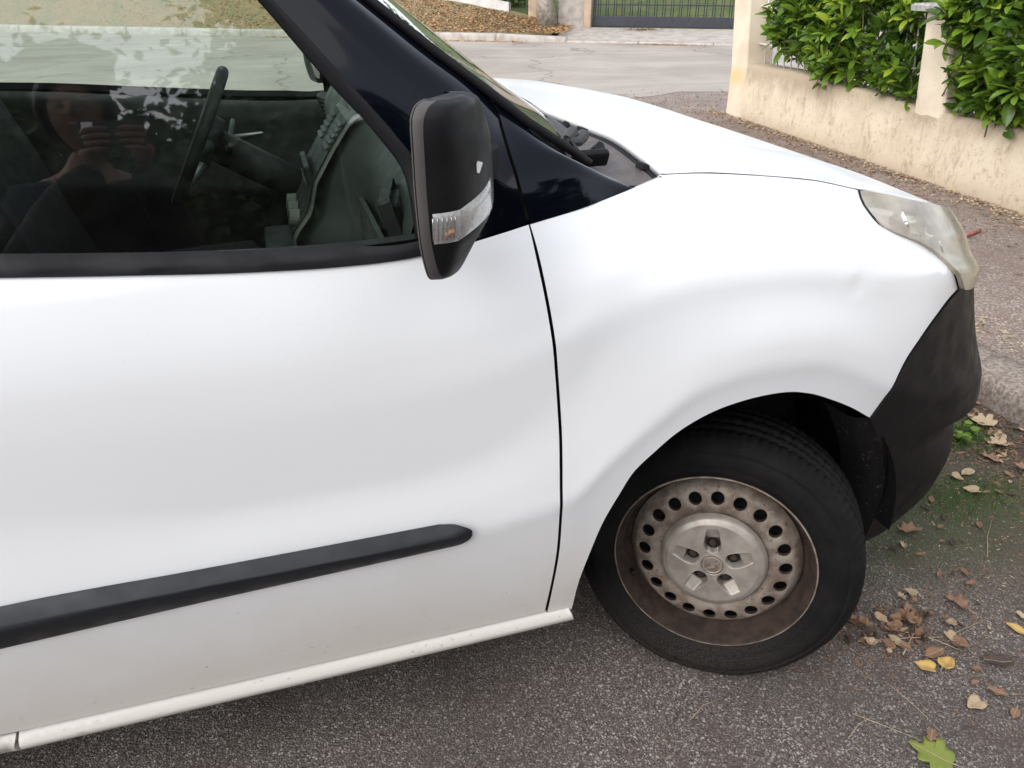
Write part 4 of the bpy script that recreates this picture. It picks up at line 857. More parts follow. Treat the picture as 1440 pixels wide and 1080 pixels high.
# ------------------------------------------------------------------ wheels
def make_wheel(center, steer, camber, side, full):
    """axis points to local -y (outboard); a = distance outboard of the rim lip"""
    rotm = Matrix.Rotation(R(-steer), 3, 'Z') @ Matrix.Rotation(R(camber), 3, 'X')
    C = Vector(center)
    def put(r, th, a):
        p = Vector((r * math.cos(th), -a, r * math.sin(th))); q = rotm @ p + C
        if side < 0: q.y = -q.y
        return q
    def putxy(x, z, a): return put(math.hypot(x, z), math.atan2(z, x), a)
    def revolve(prof, n, mat, name, par, smooth=True, fn=None):
        mb = MB(); rows = []
        for (r, a) in prof: rows.append([put(r, 2 * math.pi * k / n, a) if fn is None else fn(r, a, k, n) for k in range(n)])
        mb.grid(rows, closed=True); return mb.build(name, M[mat], par, smooth=smooth)
    n = 240 if full else 60
    # steel disc with twenty round holes: one sector triangulated, then repeated
    prof_a = lambda r: float(np.interp(r, (.10,.118,.124,.138,.153,.168,.176,.182,.188), (-.030,-.026,-.020,-.0175,-.021,-.027,-.034,-.043,-.052)))
    V = []; F = []; sec_ = 2 * math.pi / 20; r0, r1, rc, rh = .108, .188, .153, .0146
    outl = []
    nr = 8
    for i in range(nr): outl.append((-sec_ / 2 + sec_ * i / nr, r0))
    for i in range(10): outl.append((sec_ / 2, r0 + (r1 - r0) * i / 10))
    for i in range(nr): outl.append((sec_ / 2 - sec_ * i / nr, r1))
    for i in range(10): outl.append((-sec_ / 2, r1 - (r1 - r0) * i / 10))
    hole = [(rh * math.cos(2 * math.pi * k / 24) / rc, rc + rh * math.sin(2 * math.pi * k / 24)) for k in range(24)]
    hole2 = [(1.22 * rh * math.cos(2 * math.pi * k / 24) / rc, rc + 1.22 * rh * math.sin(2 * math.pi * k / 24)) for k in range(24)]
    ring = [(u, q) for u in np.linspace(-sec_ / 2, sec_ / 2, 9)[1:-1] for q in (.118,.124,.131,.176,.182) ]
    pts = [(p[0] * rc, p[1]) for p in outl + hole + hole2 + ring]; no = len(outl)
    ed = [(i, (i + 1) % no) for i in range(no)] + [(no + i, no + (i + 1) % 24) for i in range(24)]
    vc, _, fc, *_ = delaunay_2d_cdt([Vector(p) for p in pts], ed, [], 1, 1e-7)
    keep = []
    for q in fc:
        cx = sum(vc[i].x for i in q) / len(q); cy = sum(vc[i].y for i in q) / len(q)
        if math.hypot(cx, cy - rc) > rh * .97: keep.append(tuple(q))
    disc = MB(); tubes = MB()
    for k in range(20 if full else 0):
        a0 = k * sec_ + .07
        hh = lambda v: prof_a(v.y) - (.0018 if math.hypot(v.x, v.y - rc) < rh * 1.05 else 0)
        disc.add([put(v.y, v.x / rc + a0, hh(v)) for v in vc], keep)
        tubes.grid([[put(h[1], h[0] + a0, prof_a(h[1]) - d) for h in hole] for d in (.0018, .012)], closed=True)
    rim = None
    wheel_root = empty('front_wheel' if abs(C.x) < .1 else 'rear_wheel'); wheel_root.parent = van
    if full:
        bm_ = disc.build('rim_disc', M['rim'], wheel_root, smooth=True, fix=False)
        b2 = bmesh.new(); b2.from_mesh(bm_.data); bmesh.ops.remove_doubles(b2, verts=b2.verts, dist=1e-5); bmesh.ops.recalc_face_normals(b2, faces=b2.faces); b2.to_mesh(bm_.data); b2.free()
        tubes.build('hole_edge', M['barrel'], wheel_root, smooth=True)
        revolve([(.19, -.07), (.05, -.075)], 60, 'void', 'brake_drum', wheel_root)
    else:
        revolve([(.188, -.052), (.17, -.028), (.12, -.02), (.02, -.02)], n, 'rim', 'rim_disc', wheel_root)
    revolve([(.188,-.052),(.1895,-.062),(.197,-.060),(.201,-.040),(.2045,-.022),(.208,-.012),(.211,-.004)], n, 'barrel', 'rim_barrel', wheel_root)
    revolve([(.211,-.004),(.2125,.002),(.2150,.0042)], n, 'barrel', 'rim_flange', wheel_root)
    revolve([(.2150,.0042),(.2168,.0046),(.2182,.0034),(.2190,-.001),(.2185,-.005)], n, 'rim', 'rim_lip', wheel_root)
    # tyre: bulged, a little soft, shoulder blocks and circumferential grooves
    prof = [(.214,-.008),(.2175,.001),(.226,.0075),(.240,.0125),(.243,.0118),(.246,.0135),(.262,.0150),(.276,.0125),(.2775,.0105),(.279,.0118),(.288,.0065),(.2965,-.001),(.3035,-.010),(.3085,-.019),(.3105,-.027),
            (.3115,-.0405),(.3045,-.0415),(.3045,-.0475),(.3125,-.0485),(.3135,-.070),(.3065,-.071),(.3065,-.078),(.314,-.079),(.314,-.110),(.3065,-.111),(.3065,-.118),(.3135,-.119),(.3125,-.142),(.3045,-.143),(.3045,-.149),(.3115,-.150),(.3095,-.170),(.3035,-.186),(.285,-.200),(.25,-.205),(.22,-.195)]
    def tread(r, a, k, n_):
        th = 2 * math.pi * k / n_
        if full:
            ph = k % 4
            if (-.042 < a < -.0005 or -.19 < a < -.142) and ph == 0: r -= .0050 * (1 if a < -.012 else .35)
            if -.142 < a < -.048 and r > .311 and (k + int(-a * 300)) % 5 == 0: r -= .004
        q = put(r, th, a)
        if q.z < .004:
            d = .004 - q.z; q.z = .004; fwd_ = rotm @ Vector((1, 0, 0)); q += Vector((fwd_.x, fwd_.y * (1 if side > 0 else -1), 0)) * (.55 * d * (1 if math.cos(th) > 0 else -1)); out = (rotm @ Vector((0, -1, 0))); s_ = 1 if a > -.09 else -1
            q += Vector((out.x, out.y * (side if side < 0 else 1), 0)) * d * .35 * s_
        elif q.z < .10 and -.03 < a < .02:
            out = (rotm @ Vector((0, -1, 0))); q += Vector((out.x, out.y * (-1 if side < 0 else 1), 0)) * .010 * (1 - q.z / .10)
        return q
    revolve(prof, 360 if full else 72, 'tyre', 'tyre', wheel_root, fn=tread)
    if not full: return
    # hub cap: height field with five scooped bolt pockets
    ang0 = R(97); rcap = .1165
    def cap_h(x, z):
        r = np.hypot(x, z); h = np.interp(r, (0,.028,.030,.06,.098,.109,.114,.1165), (.004,.004,.0030,.0035,-.0005,-.006,-.013,-.022))
        for k in range(5):
            a = ang0 + k * 2 * math.pi / 5; u = x * math.cos(a) + z * math.sin(a); v = -x * math.sin(a) + z * math.cos(a)
            hw = np.interp(u, (.030,.034,.040,.048,.058,.088), (0,.0125,.0172,.0185,.0180,.0125)); dep = np.interp(u, (.030,.056,.061,.089), (.034,.034,.0155,.0))
            ed_ = np.clip((hw - np.abs(v)) / .0022, 0, 1); ed_ = ed_ * ed_ * (3 - 2 * ed_) * np.clip((u - .0305) / .003, 0, 1) * (np.clip((.0885 - u) / .003, 0, 1)); h = h - dep * ed_
            rimw = np.clip(1 - np.abs(np.abs(v) - hw - .0012) / .002, 0, 1) * (u > .036) * (u < .086); h = h + .0009 * rimw
        return h
    rs = np.concatenate([np.linspace(.0, .1, 66), np.linspace(.1015, rcap, 10)]); nth = 300; rows = []
    for r in rs:
        th = np.linspace(0, 2 * math.pi, nth, endpoint=False); x, z = r * np.cos(th), r * np.sin(th); h = cap_h(x, z); rows.append([putxy(float(a), float(b), float(c)) for a, b, c in zip(x + 1e-9, z, h)])
    mb = MB(); mb.grid(rows, closed=True); hub = mb.build('hub_cap', M['hubcap'], wheel_root, smooth=True)
    for k in range(5):
        a = ang0 + k * 2 * math.pi / 5; cx, cz = .0455 * math.cos(a), .0455 * math.sin(a); mb = MB()
        hexr = lambda rr, d: [putxy(cx + rr * math.cos(q * math.pi / 3), cz + rr * math.sin(q * math.pi / 3), d) for q in range(6)]
        mb.grid([hexr(.0088, -.020), hexr(.0088, -.0130), hexr(.0072, -.0118), hexr(.0035, -.0116)], closed=True); mb.f.append(tuple(len(mb.v) - 6 + i for i in range(6)))
        mb.build('wheel_bolt', M['barrel'], wheel_root)
        mb = MB(); mb.grid([[putxy(cx + rr * math.cos(q * math.pi / 12), cz + rr * math.sin(q * math.pi / 12), d) for q in range(24)] for rr, d in ((.0138, -.0150), (.0132, -.0165), (.001, -.0168))], closed=True); mb.build('bolt_pocket_shade', M['void'], wheel_root, smooth=True)  # dark disc painted as the shade deep in the bolt pocket
    # round badge with a lightning stroke
    mb = MB(); mb.grid([[putxy(r * math.cos(q * math.pi / 24), r * math.sin(q * math.pi / 24), d) for q in range(48)] for r, d in ((.0275,.0035),(.0272,.0058),(.0262,.0062),(.0248,.0058),(.0244,.0038))], closed=True); mb.build('badge_edge', M['hubcap'], wheel_root, smooth=True)
    mb = MB(); mb.grid([[putxy(r * math.cos(q * math.pi / 24), r * math.sin(q * math.pi / 24), d) for q in range(48)] for r, d in ((.0212,.004),(.0210,.0064),(.0196,.0070),(.0180,.0064),(.0178,.004))], closed=True); mb.build('badge_ring', M['hubcap'], wheel_root, smooth=True)
    mb = MB(); mb.grid([[putxy(r * math.cos(q * math.pi / 24), r * math.sin(q * math.pi / 24), .0046) for q in range(48)] for r in (.0243, .0002)], closed=True); mb.build('badge_field', M['rim'], wheel_root, smooth=True)
    zig = [(-.0235, -.0075), (-.002, .0005), (-.004, .0055), (.0245, .0085), (.003, .0008), (.0055, -.0050)]; ca, sa = math.cos(R(20)), math.sin(R(20))
    zz = [(x * ca - y * sa, x * sa + y * ca) for x, y in zig]
    mb = MB(); mb.add([putxy(x, z, .0078) for x, z in zz] + [putxy(x, z, .0038) for x, z in zz], [(0, 5, 4, 3, 2, 1)] + [(i, (i + 1) % 6, 6 + (i + 1) % 6, 6 + i) for i in range(6)]); mb.build('badge_bolt', M['hubcap'], wheel_root)
    vl = MB(); vl.tube([put(.196, R(205), -.03), put(.188, R(205), -.008)], .004, 8); vl.build('valve', M['rubber'], wheel_root, smooth=True)
make_wheel((0, -.83, .2945), 35.7, -5.0, 1, True)
make_wheel((0, -.80, .312), -33, -2.0, -1, False)
make_wheel((-2.755, -.835, .312), 0, 0, 1, False); make_wheel((-2.755, -.835, .312), 0, 0, -1, False)

# ------------------------------------------------------------------ door mirrors
def mirror(side, near):
    fl = lambda p: (p[0], p[1] * side, p[2])
    # z, rear x, outer y, inner y, depth to the front
    SL = [(1.100,-.628,-1.030,-.965,.036),(1.104,-.634,-1.040,-.950,.044),(1.118,-.640,-1.050,-.925,.058),(1.140,-.645,-1.057,-.905,.076),(1.160,-.648,-1.061,-.893,.092),(1.190,-.650,-1.064,-.886,.100),(1.230,-.651,-1.064,-.884,.099),(1.262,-.651,-1.064,-.884,.097),(1.285,-.651,-1.063,-.886,.091),(1.300,-.650,-1.061,-.905,.086),(1.310,-.646,-1.056,-.930,.078),(1.315,-.640,-1.047,-.955,.066),(1.317,-.632,-1.034,-.975,.050)]
    zs = [q[0] for q in SL]; fz = np.concatenate([np.linspace(1.100,1.118,6)[:-1], np.linspace(1.118,1.30,26), np.linspace(1.30,1.317,9)[1:]])
    ring = lambda z: [float(pch(zs, [q[j] for q in SL], z)[0]) for j in range(1, 5)]
    CP = [(0,.0),(.14,-.014),(.40,-.008),(.60,.055),(.82,.22),(.95,.42),(1.0,.60),(.93,.80),(.70,.95),(.35,1.0),(0,1.0)]
    UN = []
    for i in range(len(CP) - 1):
        p0, p1, p2, p3 = [np.array(CP[min(max(j, 0), len(CP) - 1)]) for j in (i - 1, i, i + 1, i + 2)]
        for j in range(5):
            t = j / 5; UN.append(.5 * (2 * p1 + (p2 - p0) * t + (2 * p0 - 5 * p1 + 4 * p2 - p3) * t * t + (3 * p1 - p0 - 3 * p2 + p3) * t ** 3))
    UN.append(np.array(CP[-1]))
    def outline(z, inf=0.):
        xr, yo, yi, dp = ring(z); w_ = yi - yo; P = []
        for f, g_ in UN:
            dx, dy = f - .35, g_ - .5; l = math.hypot(dx, dy) or 1
            P.append((xr + .22 * w_ * g_ + .035 * min(1, max(0, (z - 1.275) / .03)) * max(0, g_ - .4) / .6 * (1 - f) + dp * f + inf * dx / l, yo + w_ * g_ + inf * dy / l, z))
        return P
    mb = MB(); mb.grid([[fl(p) for p in outline(z)] for z in fz]); m_ = mb.build('door_mirror', M['plastic'], van, smooth=True)
    top = outline(float(fz[-1])); bot = outline(float(fz[0]))
    c = MB(); c.add([fl(p) for p in top], [tuple(range(len(top)))]); c.add([fl(p) for p in bot], [tuple(range(len(bot)))]); c.build('end_cap', M['plastic'], m_)
    # faded rear rim and the mirror glass
    mb = MB(); rows = []
    for z in fz:
        xr, yo, yi, dp = ring(z); rows.append([fl(p) for p in ((xr + .017, yo - .0012, z), (xr + .012, yo - .0028, z), (xr + .002, yo - .0012, z), (xr - .001, yo + .003, z), (xr + .004, yo + .012, z), (xr + .02, yo + .014, z))])
    mb.grid(rows); mb.build('rear_rim', M['mirror_rim'], m_, smooth=True)
    mb = MB(); rows = []
    for z in fz[4:-4]:
        xr, yo, yi, dp = ring(z); rows.append([fl((xr + .010 + .22 * (yi - yo) * a, yo + (yi - yo) * a, z)) for a in np.linspace(.06, .96, 8)])
    mb.grid(rows); mb.build('mirror_glass', M['chrome'], m_, smooth=True)
    # indicator band wrapped round the housing
    def band(k0, k1, zl, zu, name, mat, inf):
        mb = MB(); rows = []
        for i in range(9):
            f = i / 8; row = []
            for k in range(k0, k1 + 1):
                q = k - k0; u = q / (k1 - k0); z = zl(u) + (zu(u) - zl(u)) * f; row.append(fl(outline(z, inf * (1 if 0 < i < 8 and 0 < q < k1 - k0 else .1))[k]))
            rows.append(row)
        mb.grid(rows); return mb.build(name, M[mat], m_, smooth=True)
    if near:
        band(6, 13, lambda u: 1.157, lambda u: 1.195 + .001 * u, 'indicator_back', 'lens_back', .0015)
        band(6, 13, lambda u: 1.157, lambda u: 1.195 + .001 * u, 'indicator_lens', 'clear', .0045)
        am = MB(); o_ = outline(1.170)[10]; am.tube([fl((o_[0] - .008, o_[1] - .0005, 1.168)), fl((o_[0] + .004, o_[1] - .0005, 1.173))], .0042, 8); am.build('indicator_bulb', M['amber'], m_, smooth=True)
        for k in range(6, 12):
            rb = MB(); rb.tube([fl(outline(z, .0028)[k]) for z in np.linspace(1.162, 1.190, 5)], .0009, 5); rb.build('lens_rib', M['silver'], m_, smooth=True)
        band(13, 25, lambda u: 1.157 + .016 * u, lambda u: 1.196 + .018 * u, 'side_lens_back', 'lens_back', .0012)
        band(13, 25, lambda u: 1.157 + .016 * u, lambda u: 1.196 + .018 * u, 'side_lens', 'clear', .0045)
        sc = MB(); o_ = outline(1.238)[19]; sc.box((o_[0], (o_[1] - .0005) * side, 1.238), (.007, .004, .013), Matrix.Rotation(R(20), 3, 'Y')); sc.build('paint_chip', M['white'], m_)
        dr = MB(); dr.tube([fl((-.600, -1.0, 1.102)), fl((-.600, -1.0, 1.092))], .003, 6); dr.build('drain_pin', M['void'], m_)
    arm = MB(); arm.grid([[fl(p) for p in ((x0, y, 1.165), (x1, y, 1.16), (x1, y, 1.215), (x0, y, 1.22))] for x0, x1, y in ((-.60, -.545, -.93), (-.595, -.53, -.88), (-.585, -.50, -.83), (-.575, -.47, -.785))], closed=True); arm.build('mirror_arm', M['plastic'], m_, bevel=.006)
mirror(1, True); mirror(-1, False)

# ------------------------------------------------------------------ cabin
def dash_profile(y):
    """section of the dashboard at y: list of (x, z) from the windscreen foot back and down"""
    c = math.exp(-(y / .17) ** 4)            # centre stack stands proud
    dr = math.exp(-((y - .36) / .22) ** 4)   # hood over the dials
    ps = math.exp(-((y + .38) / .28) ** 4)   # passenger side bulge
    return [(-.28, 1.10), (-.36, 1.135 + .012 * ps), (-.45, 1.150 + .02 * c + .035 * dr + .012 * ps), (-.52 - .02 * c, 1.150 + .03 * c + .05 * dr + .008 * ps), (-.565 - .05 * c - .03 * dr, 1.13 + .03 * c + .045 * dr),
            (-.60 - .07 * c - .04 * dr, 1.085 + .01 * c + .02 * dr), (-.612 - .10 * c - .01 * dr, 1.02), (-.60 - .13 * c, .955), (-.615 - .16 * c, .90), (-.60 - .17 * c, .80), (-.52 - .2 * c, .66), (-.38, .60)]
rows = []
for y in np.linspace(.735, -.735, 64): rows.append([(x, float(y), z) for x, z in [tuple(q) for q in smooth_line(dash_profile(y), .03)][:36]])
mn = min(len(r) for r in rows)
def resamp(pts, n):
    P = np.array(pts); d = np.concatenate([[0], np.cumsum(np.linalg.norm(np.diff(P, axis=0), axis=1))]); return [tuple(np.interp(q, d, P[:, k]) for k in range(3)) for q in np.linspace(0, d[-1], n)]
rows = [resamp([(x, float(y), z) for x, z in smooth_line(dash_profile(y), .01)], 44) for y in np.linspace(.735, -.735, 64)]
mb = MB(); mb.grid(rows); dash = mb.build('dashboard', M['trim_mid'], van, smooth=True)
def vent(cx, cy, cz, wv, hv, yaw, tilt, n, wide=False):
    rot = Matrix.Rotation(yaw, 3, 'Z') @ Matrix.Rotation(tilt, 3, 'Y'); v = MB(); C = Vector((cx, cy, cz))
    def ringp(a, b, x): return [C + rot @ Vector((x, s * a, t * b)) for s, t in ((-1, -1), (1, -1), (1, 1), (-1, 1))]
    v.grid([ringp(wv / 2 + .016, hv / 2 + .016, .012), ringp(wv / 2 + .012, hv / 2 + .012, -.012), ringp(wv / 2, hv / 2, -.014), ringp(wv / 2 - .002, hv / 2 - .002, .02)], closed=True); v.f.append(tuple(len(v.v) - 4 + i for i in range(4)))
    vo = v.build('air_vent', M['trim_dark'], dash, bevel=.009)
    for k in range(n):
        s = MB(); z = -hv / 2 + hv * (k + .5) / n; s.box(C + rot @ Vector((-.004, 0, z)), (.016, wv - .004, .0035), rot @ Matrix.Rotation(R(25), 3, 'Y')); s.build('vent_slat', M['trim_mid'], vo)
    s = MB(); s.box(C + rot @ Vector((-.012, 0, 0)), (.008, .012, hv * .5), rot); s.build('vent_tab', M['trim_light'], vo)
vent(-.606, -.60, 1.050, .115, .095, R(-12), R(-16), 7)
vent(-.606, .60, 1.050, .115, .095, R(12), R(-16), 7)
# centre stack: silver edged panel with radio, vents and knobs
def on_stack(y, z, d=.004): return (float(np.interp(z, (.80,.90,.955,1.02,1.085,1.16,1.18), (-.77,-.775,-.73,-.712,-.67,-.615,-.54))) - d, y, z)
st = MB(); rows = []
for z in np.linspace(.86, 1.165, 18): rows.append([on_stack(y, float(z), .003 if abs(y) > .135 else .010) for y in np.linspace(-.15, .15, 9)])
st.grid(rows); cs = st.build('centre_stack', M['trim_light'], dash, smooth=True)
st = MB(); st.grid([[on_stack(y, float(z), .012) for y in np.linspace(-.125, .125, 9)] for z in np.linspace(.885, 1.15, 18)]); st.build('stack_panel', M['trim_dark'], cs, smooth=True)
for y in (-.072, .072):
    for k in range(5):
        s = MB(); z = 1.09 + k * .012; p = on_stack(y, z, .015); s.box(p, (.010, .085, .0035), Matrix.Rotation(R(-30), 3, 'Y')); s.build('vent_slat', M['trim_mid'], cs)
s = MB(); p = on_stack(0, 1.02, .013); s.box(p, (.014, .19, .055), Matrix.Rotation(R(-12), 3, 'Y')); rd = s.build('radio', M['trim_dark'], cs, bevel=.004)
for k in range(6):
    s = MB(); p = on_stack(-.07 + .028 * k, 1.005, .021); s.box(p, (.005, .016, .008)); s.build('button', M['trim_mid'], rd, bevel=.002)
for y in (-.075, 0, .075):
    s = MB(); p = on_stack(y, .925, .008); s.tube([p, (p[0] - .022, p[1], p[2] + .004)], [.023, .019], 16); s.build('heater_knob', M['trim_light'], cs, smooth=False)
s = MB(); s.box((-.80, 0, .845), (.10, .24, .025)); s.build('shelf', M['trim_dark'], cs, bevel=.006)
gb = MB(); gb.grid([[(-.617 - .004, y, z) for y in (-.56, -.20)] for z in (.90, 1.0)]); gb.grid([[(-.622, y, z) for y in (-.57, -.19)] for z in (.897, .893)]); gb.build('glove_box_lid', M['trim_mid'], dash, solid=.01)
# steering wheel on the far side
swc = Vector((-.985, .36, 1.045)); nrm = Vector((-.88, 0, .47)).normalized(); ux = Vector((0, 1, 0)); uy = nrm.cross(ux)
if uy.z < 0: uy = -uy
mb = MB(); rows = []
for k in range(48):
    a = 2 * math.pi * k / 48; cdir = ux * math.cos(a) + uy * math.sin(a); rows.append([swc + cdir * (.185 + .0155 * math.cos(b)) + nrm * .0155 * math.sin(b) for b in [2 * math.pi * j / 12 for j in range(12)]])
rows.append(rows[0]); mb.grid(rows, closed=True); sw = mb.build('steering_wheel', M['trim_dark'], van, smooth=True)
for a in (0, 180, 235, 305):
    d = ux * math.cos(R(a)) + uy * math.sin(R(a)); s = MB(); s.tube([swc - nrm * .03, swc + d * .09 - nrm * .02, swc + d * .18], [.024, .018, .013], 8); s.build('spoke', M['trim_mid'] if a in (0, 180) else M['silver'], sw, smooth=True)
s = MB(); s.tube([swc - nrm * .045, swc - nrm * .01, swc + nrm * .004], [.07, .075, .055], 20); s.build('hub', M['trim_dark'], sw, smooth=True)
s = MB(); s.tube([swc - nrm * .04, swc - nrm * .35 + Vector((0, 0, -.02))], .045, 12); s.build('column', M['trim_dark'], sw, smooth=True)
for sg in (1, -1):
    s = MB(); s.tube([swc - nrm * .07, swc - nrm * .075 + ux * sg * .10 + uy * .02, swc - nrm * .07 + ux * sg * .19 + uy * .05], [.011, .009, .007], 8); s.build('stalk', M['trim_mid'], sw, smooth=True)
# door linings with arm rests, seats, roof lining, floor
for s_ in (1, -1):
    mb = MB(); rows = []
    for x in np.linspace(-1.66, -.47, 18):
        zt = float(pch([q[0] for q in BELT], [q[1] for q in BELT], x)[0]); yt = .80 - .05 * (x + 1.5)
        rows.append([(x, s_ * (yt + .022), zt + .004), (x, s_ * yt, zt + .006), (x, s_ * (yt - .030), zt - .012), (x, s_ * (yt - .045), zt - .05), (x, s_ * (yt - .04), zt - .16), (x, s_ * (yt - .095), zt - .24), (x, s_ * (yt - .10), zt - .27), (x, s_ * (yt - .05), zt - .32), (x, s_ * (yt - .06), .45)])
    mb.grid(rows); dl = mb.build('door_lining', M['trim_dark'], van, smooth=True)
    h = MB(); h.tube([(-.80, s_ * .742, .99), (-.83, s_ * .725, .985), (-.90, s_ * .722, .98), (-.93, s_ * .742, .978)], .008, 8); h.build('door_handle', M['silver'], dl, smooth=True)
    # seat
    y0 = s_ * .36; mb = MB(); rows = []
    for x, z, hw in ((-.88,.60,.20),(-.865,.66,.22),(-.90,.705,.235),(-1.05,.70,.24),(-1.25,.685,.24),(-1.36,.69,.23),(-1.40,.62,.22)):
        rows.append([(x, y0 + hw * v, z - .05 * abs(v) ** 4 + .015 * abs(v) ** 2) for v in np.linspace(-1, 1, 13)])
    mb.grid(rows); se = mb.build('seat', M['seat'], van, smooth=True, solid=.1)
    mb = MB(); rows = []
    for x, z, hw in ((-1.36,.66,.20),(-1.42,.80,.235),(-1.47,.98,.235),(-1.53,1.16,.225),(-1.58,1.27,.19),(-1.60,1.30,.12)):
        rows.append([(x + .03 * abs(v) ** 3 , y0 + hw * v, z) for v in np.linspace(-1, 1, 13)])
    mb.grid(rows); b = mb.build('backrest', M['seat'], se, smooth=True); md = b.modifiers.new('solid', 'SOLIDIFY'); md.thickness = .09; md.offset = 1
    mb = MB(); mb.grid([[(-1.585 + dx - .04 * (z - 1.36), y0 + w_ * math.cos(a) , z) if 0 else (-1.60 + .045 * math.cos(a) * q, y0 + .12 * math.sin(a) * q, z) for a in [2 * math.pi * j / 16 for j in range(16)]] for dx, z, q, w_ in ((0,1.335,.5,0),(0,1.35,.9,0),(0,1.42,1.,0),(0,1.47,.9,0),(0,1.485,.5,0))], closed=True); mb.build('headrest', M['seat'], se, smooth=True)
mb = MB(); mb.box((-1.0, 0, .44), (1.35, 1.48, .03)); mb.build('cabin_floor', M['void'], van)
mb = MB(); mb.box((-1.88, 0, 1.07), (.03, 1.50, 1.25)); mb.build('bulkhead', M['trim_dark'], van)
mb = MB(); mb.grid([[(x, y, z - .03) for y in np.linspace(-.60, .60, 9)] for x, z in ((-1.05,1.70),(-1.25,1.765),(-1.88,1.79))]); mb.build('roof_lining', M['trim_mid'], van, smooth=True)
mb = MB(); mb.box((-.98, 0, 1.58), (.03, .24, .06), Matrix.Rotation(R(-15), 3, 'Y')); mb.tube([(-.95, 0, 1.62), (-.97, 0, 1.585)], .01, 6); mb.build('inside_mirror', M['trim_dark'], van, bevel=.008)
for s_ in (1, -1):
    mb = MB(); mb.tube([(-.44, s_ * .665, 1.215), (-.62, s_ * .64, 1.36), (-.80, s_ * .62, 1.485), (-1.0, s_ * .59, 1.63)], .032, 8); mb.build('pillar_lining', M['trim_dark'], van, smooth=True)
# ================================================================== things lying on the ground
def flat_leaf(name, outline, mat, loc, rz, size, curl, label, cat='leaf', group=None, tilt=(0, 0), stalk=.4, seed=0, vein=True):
    r = random.Random(seed + 5); P = smooth_line([np.array(p) * 1. for p in outline], .09, closed=True); n = len(P); V = []; c = np.mean(P, 0); F = []
    zf = lambda x, y: curl * (abs(x) * .9 + .35 * (y * y)) + .05 * curl * math.sin(9 * x + seed) + .10 * curl * math.sin(5 * y + seed)
    rings = [1., .72, .4]
    for q in rings:
        for p in P:
            x, y = c + (p - c) * q; V.append((x * size, y * size, zf(x, y) * size))
    V.append((c[0] * size, c[1] * size, zf(*c) * size))
    for k in range(2):
        for i in range(n): F.append((k * n + i, k * n + (i + 1) % n, (k + 1) * n + (i + 1) % n, (k + 1) * n + i))
    for i in range(n): F.append((2 * n + i, 2 * n + (i + 1) % n, 3 * n))
    zmin = min(v[2] for v in V); V = [(x, y, z - zmin) for x, y, z in V]
    root = empty(name, (loc[0], loc[1], loc[2] + .004)); root.rotation_euler = (tilt[0], tilt[1], rz); tag(root, label, cat, group)
    mb = MB(); mb.add(V, F); b = mb.build('blade', M[mat], root, smooth=True, fix=True); md = b.modifiers.new('solid', 'SOLIDIFY'); md.thickness = .0008
    ymin = min(p[1] for p in P)
    if stalk:
        mb = MB(); z0 = zf(c[0], ymin) * size - zmin; mb.tube([(c[0] * size * .4, (ymin + .15) * size, max(.002, z0)), (0, ymin * size, .003), ((.08) * size, (ymin - stalk) * size, .003)], [.0012, .0011, .0009], 5); mb.build('stalk', M['twig'], root, smooth=True)
    if vein:
        mb = MB(); mb.tube([(c[0] * size, y * size, zf(c[0], y) * size - zmin + .001) for y in np.linspace(ymin + .1, max(p[1] for p in P) - .15, 8)], .0007, 4); mb.build('midrib', M['twig'], root, smooth=True)
    return root
OVAL = [(0,-1),(.35,-.7),(.52,-.2),(.45,.35),(.2,.8),(0,1.05),(-.22,.8),(-.46,.35),(-.5,-.2),(-.34,-.7)]
MAPLE = [(0,-.75),(.25,-.80),(.62,-.62),(.60,-.42),(1.0,-.15),(.92,.08),(.62,.10),(.70,.42),(.60,.60),(.36,.50),(.22,.62),(.14,1.0),(-.02,1.06),(-.16,.92),(-.30,.58),(-.46,.58),(-.74,.52),(-.78,.36),(-.62,.08),(-.92,-.02),(-1.0,-.22),(-.62,-.45),(-.60,-.66),(-.25,-.82)]
HEART = [(0,-.8),(.40,-.95),(.72,-.55),(.70,.0),(.42,.55),(.05,1.0),(-.35,.6),(-.70,.05),(-.74,-.5),(-.42,-.92)]
TORN = [(0,-1),(.3,-.6),(.55,-.5),(.40,-.1),(.62,.25),(.30,.45),(.25,.95),(-.05,.75),(-.35,.9),(-.42,.3),(-.62,.1),(-.40,-.35),(-.48,-.75)]
flat_leaf('fallen_leaf', MAPLE, 'dry_green', (.345, -1.205, 0), R(35), .047, .16, 'large lime green lobed leaf with a brown patch, lying nearest the camera', seed=1, stalk=.7)
p_ = flat_leaf('fallen_leaf', TORN, 'dry_rust', (.372, -1.168, .006), R(-50), .020, .3, 'brown shrivelled scrap lying on the edge of the large lime green leaf', seed=2, stalk=0)
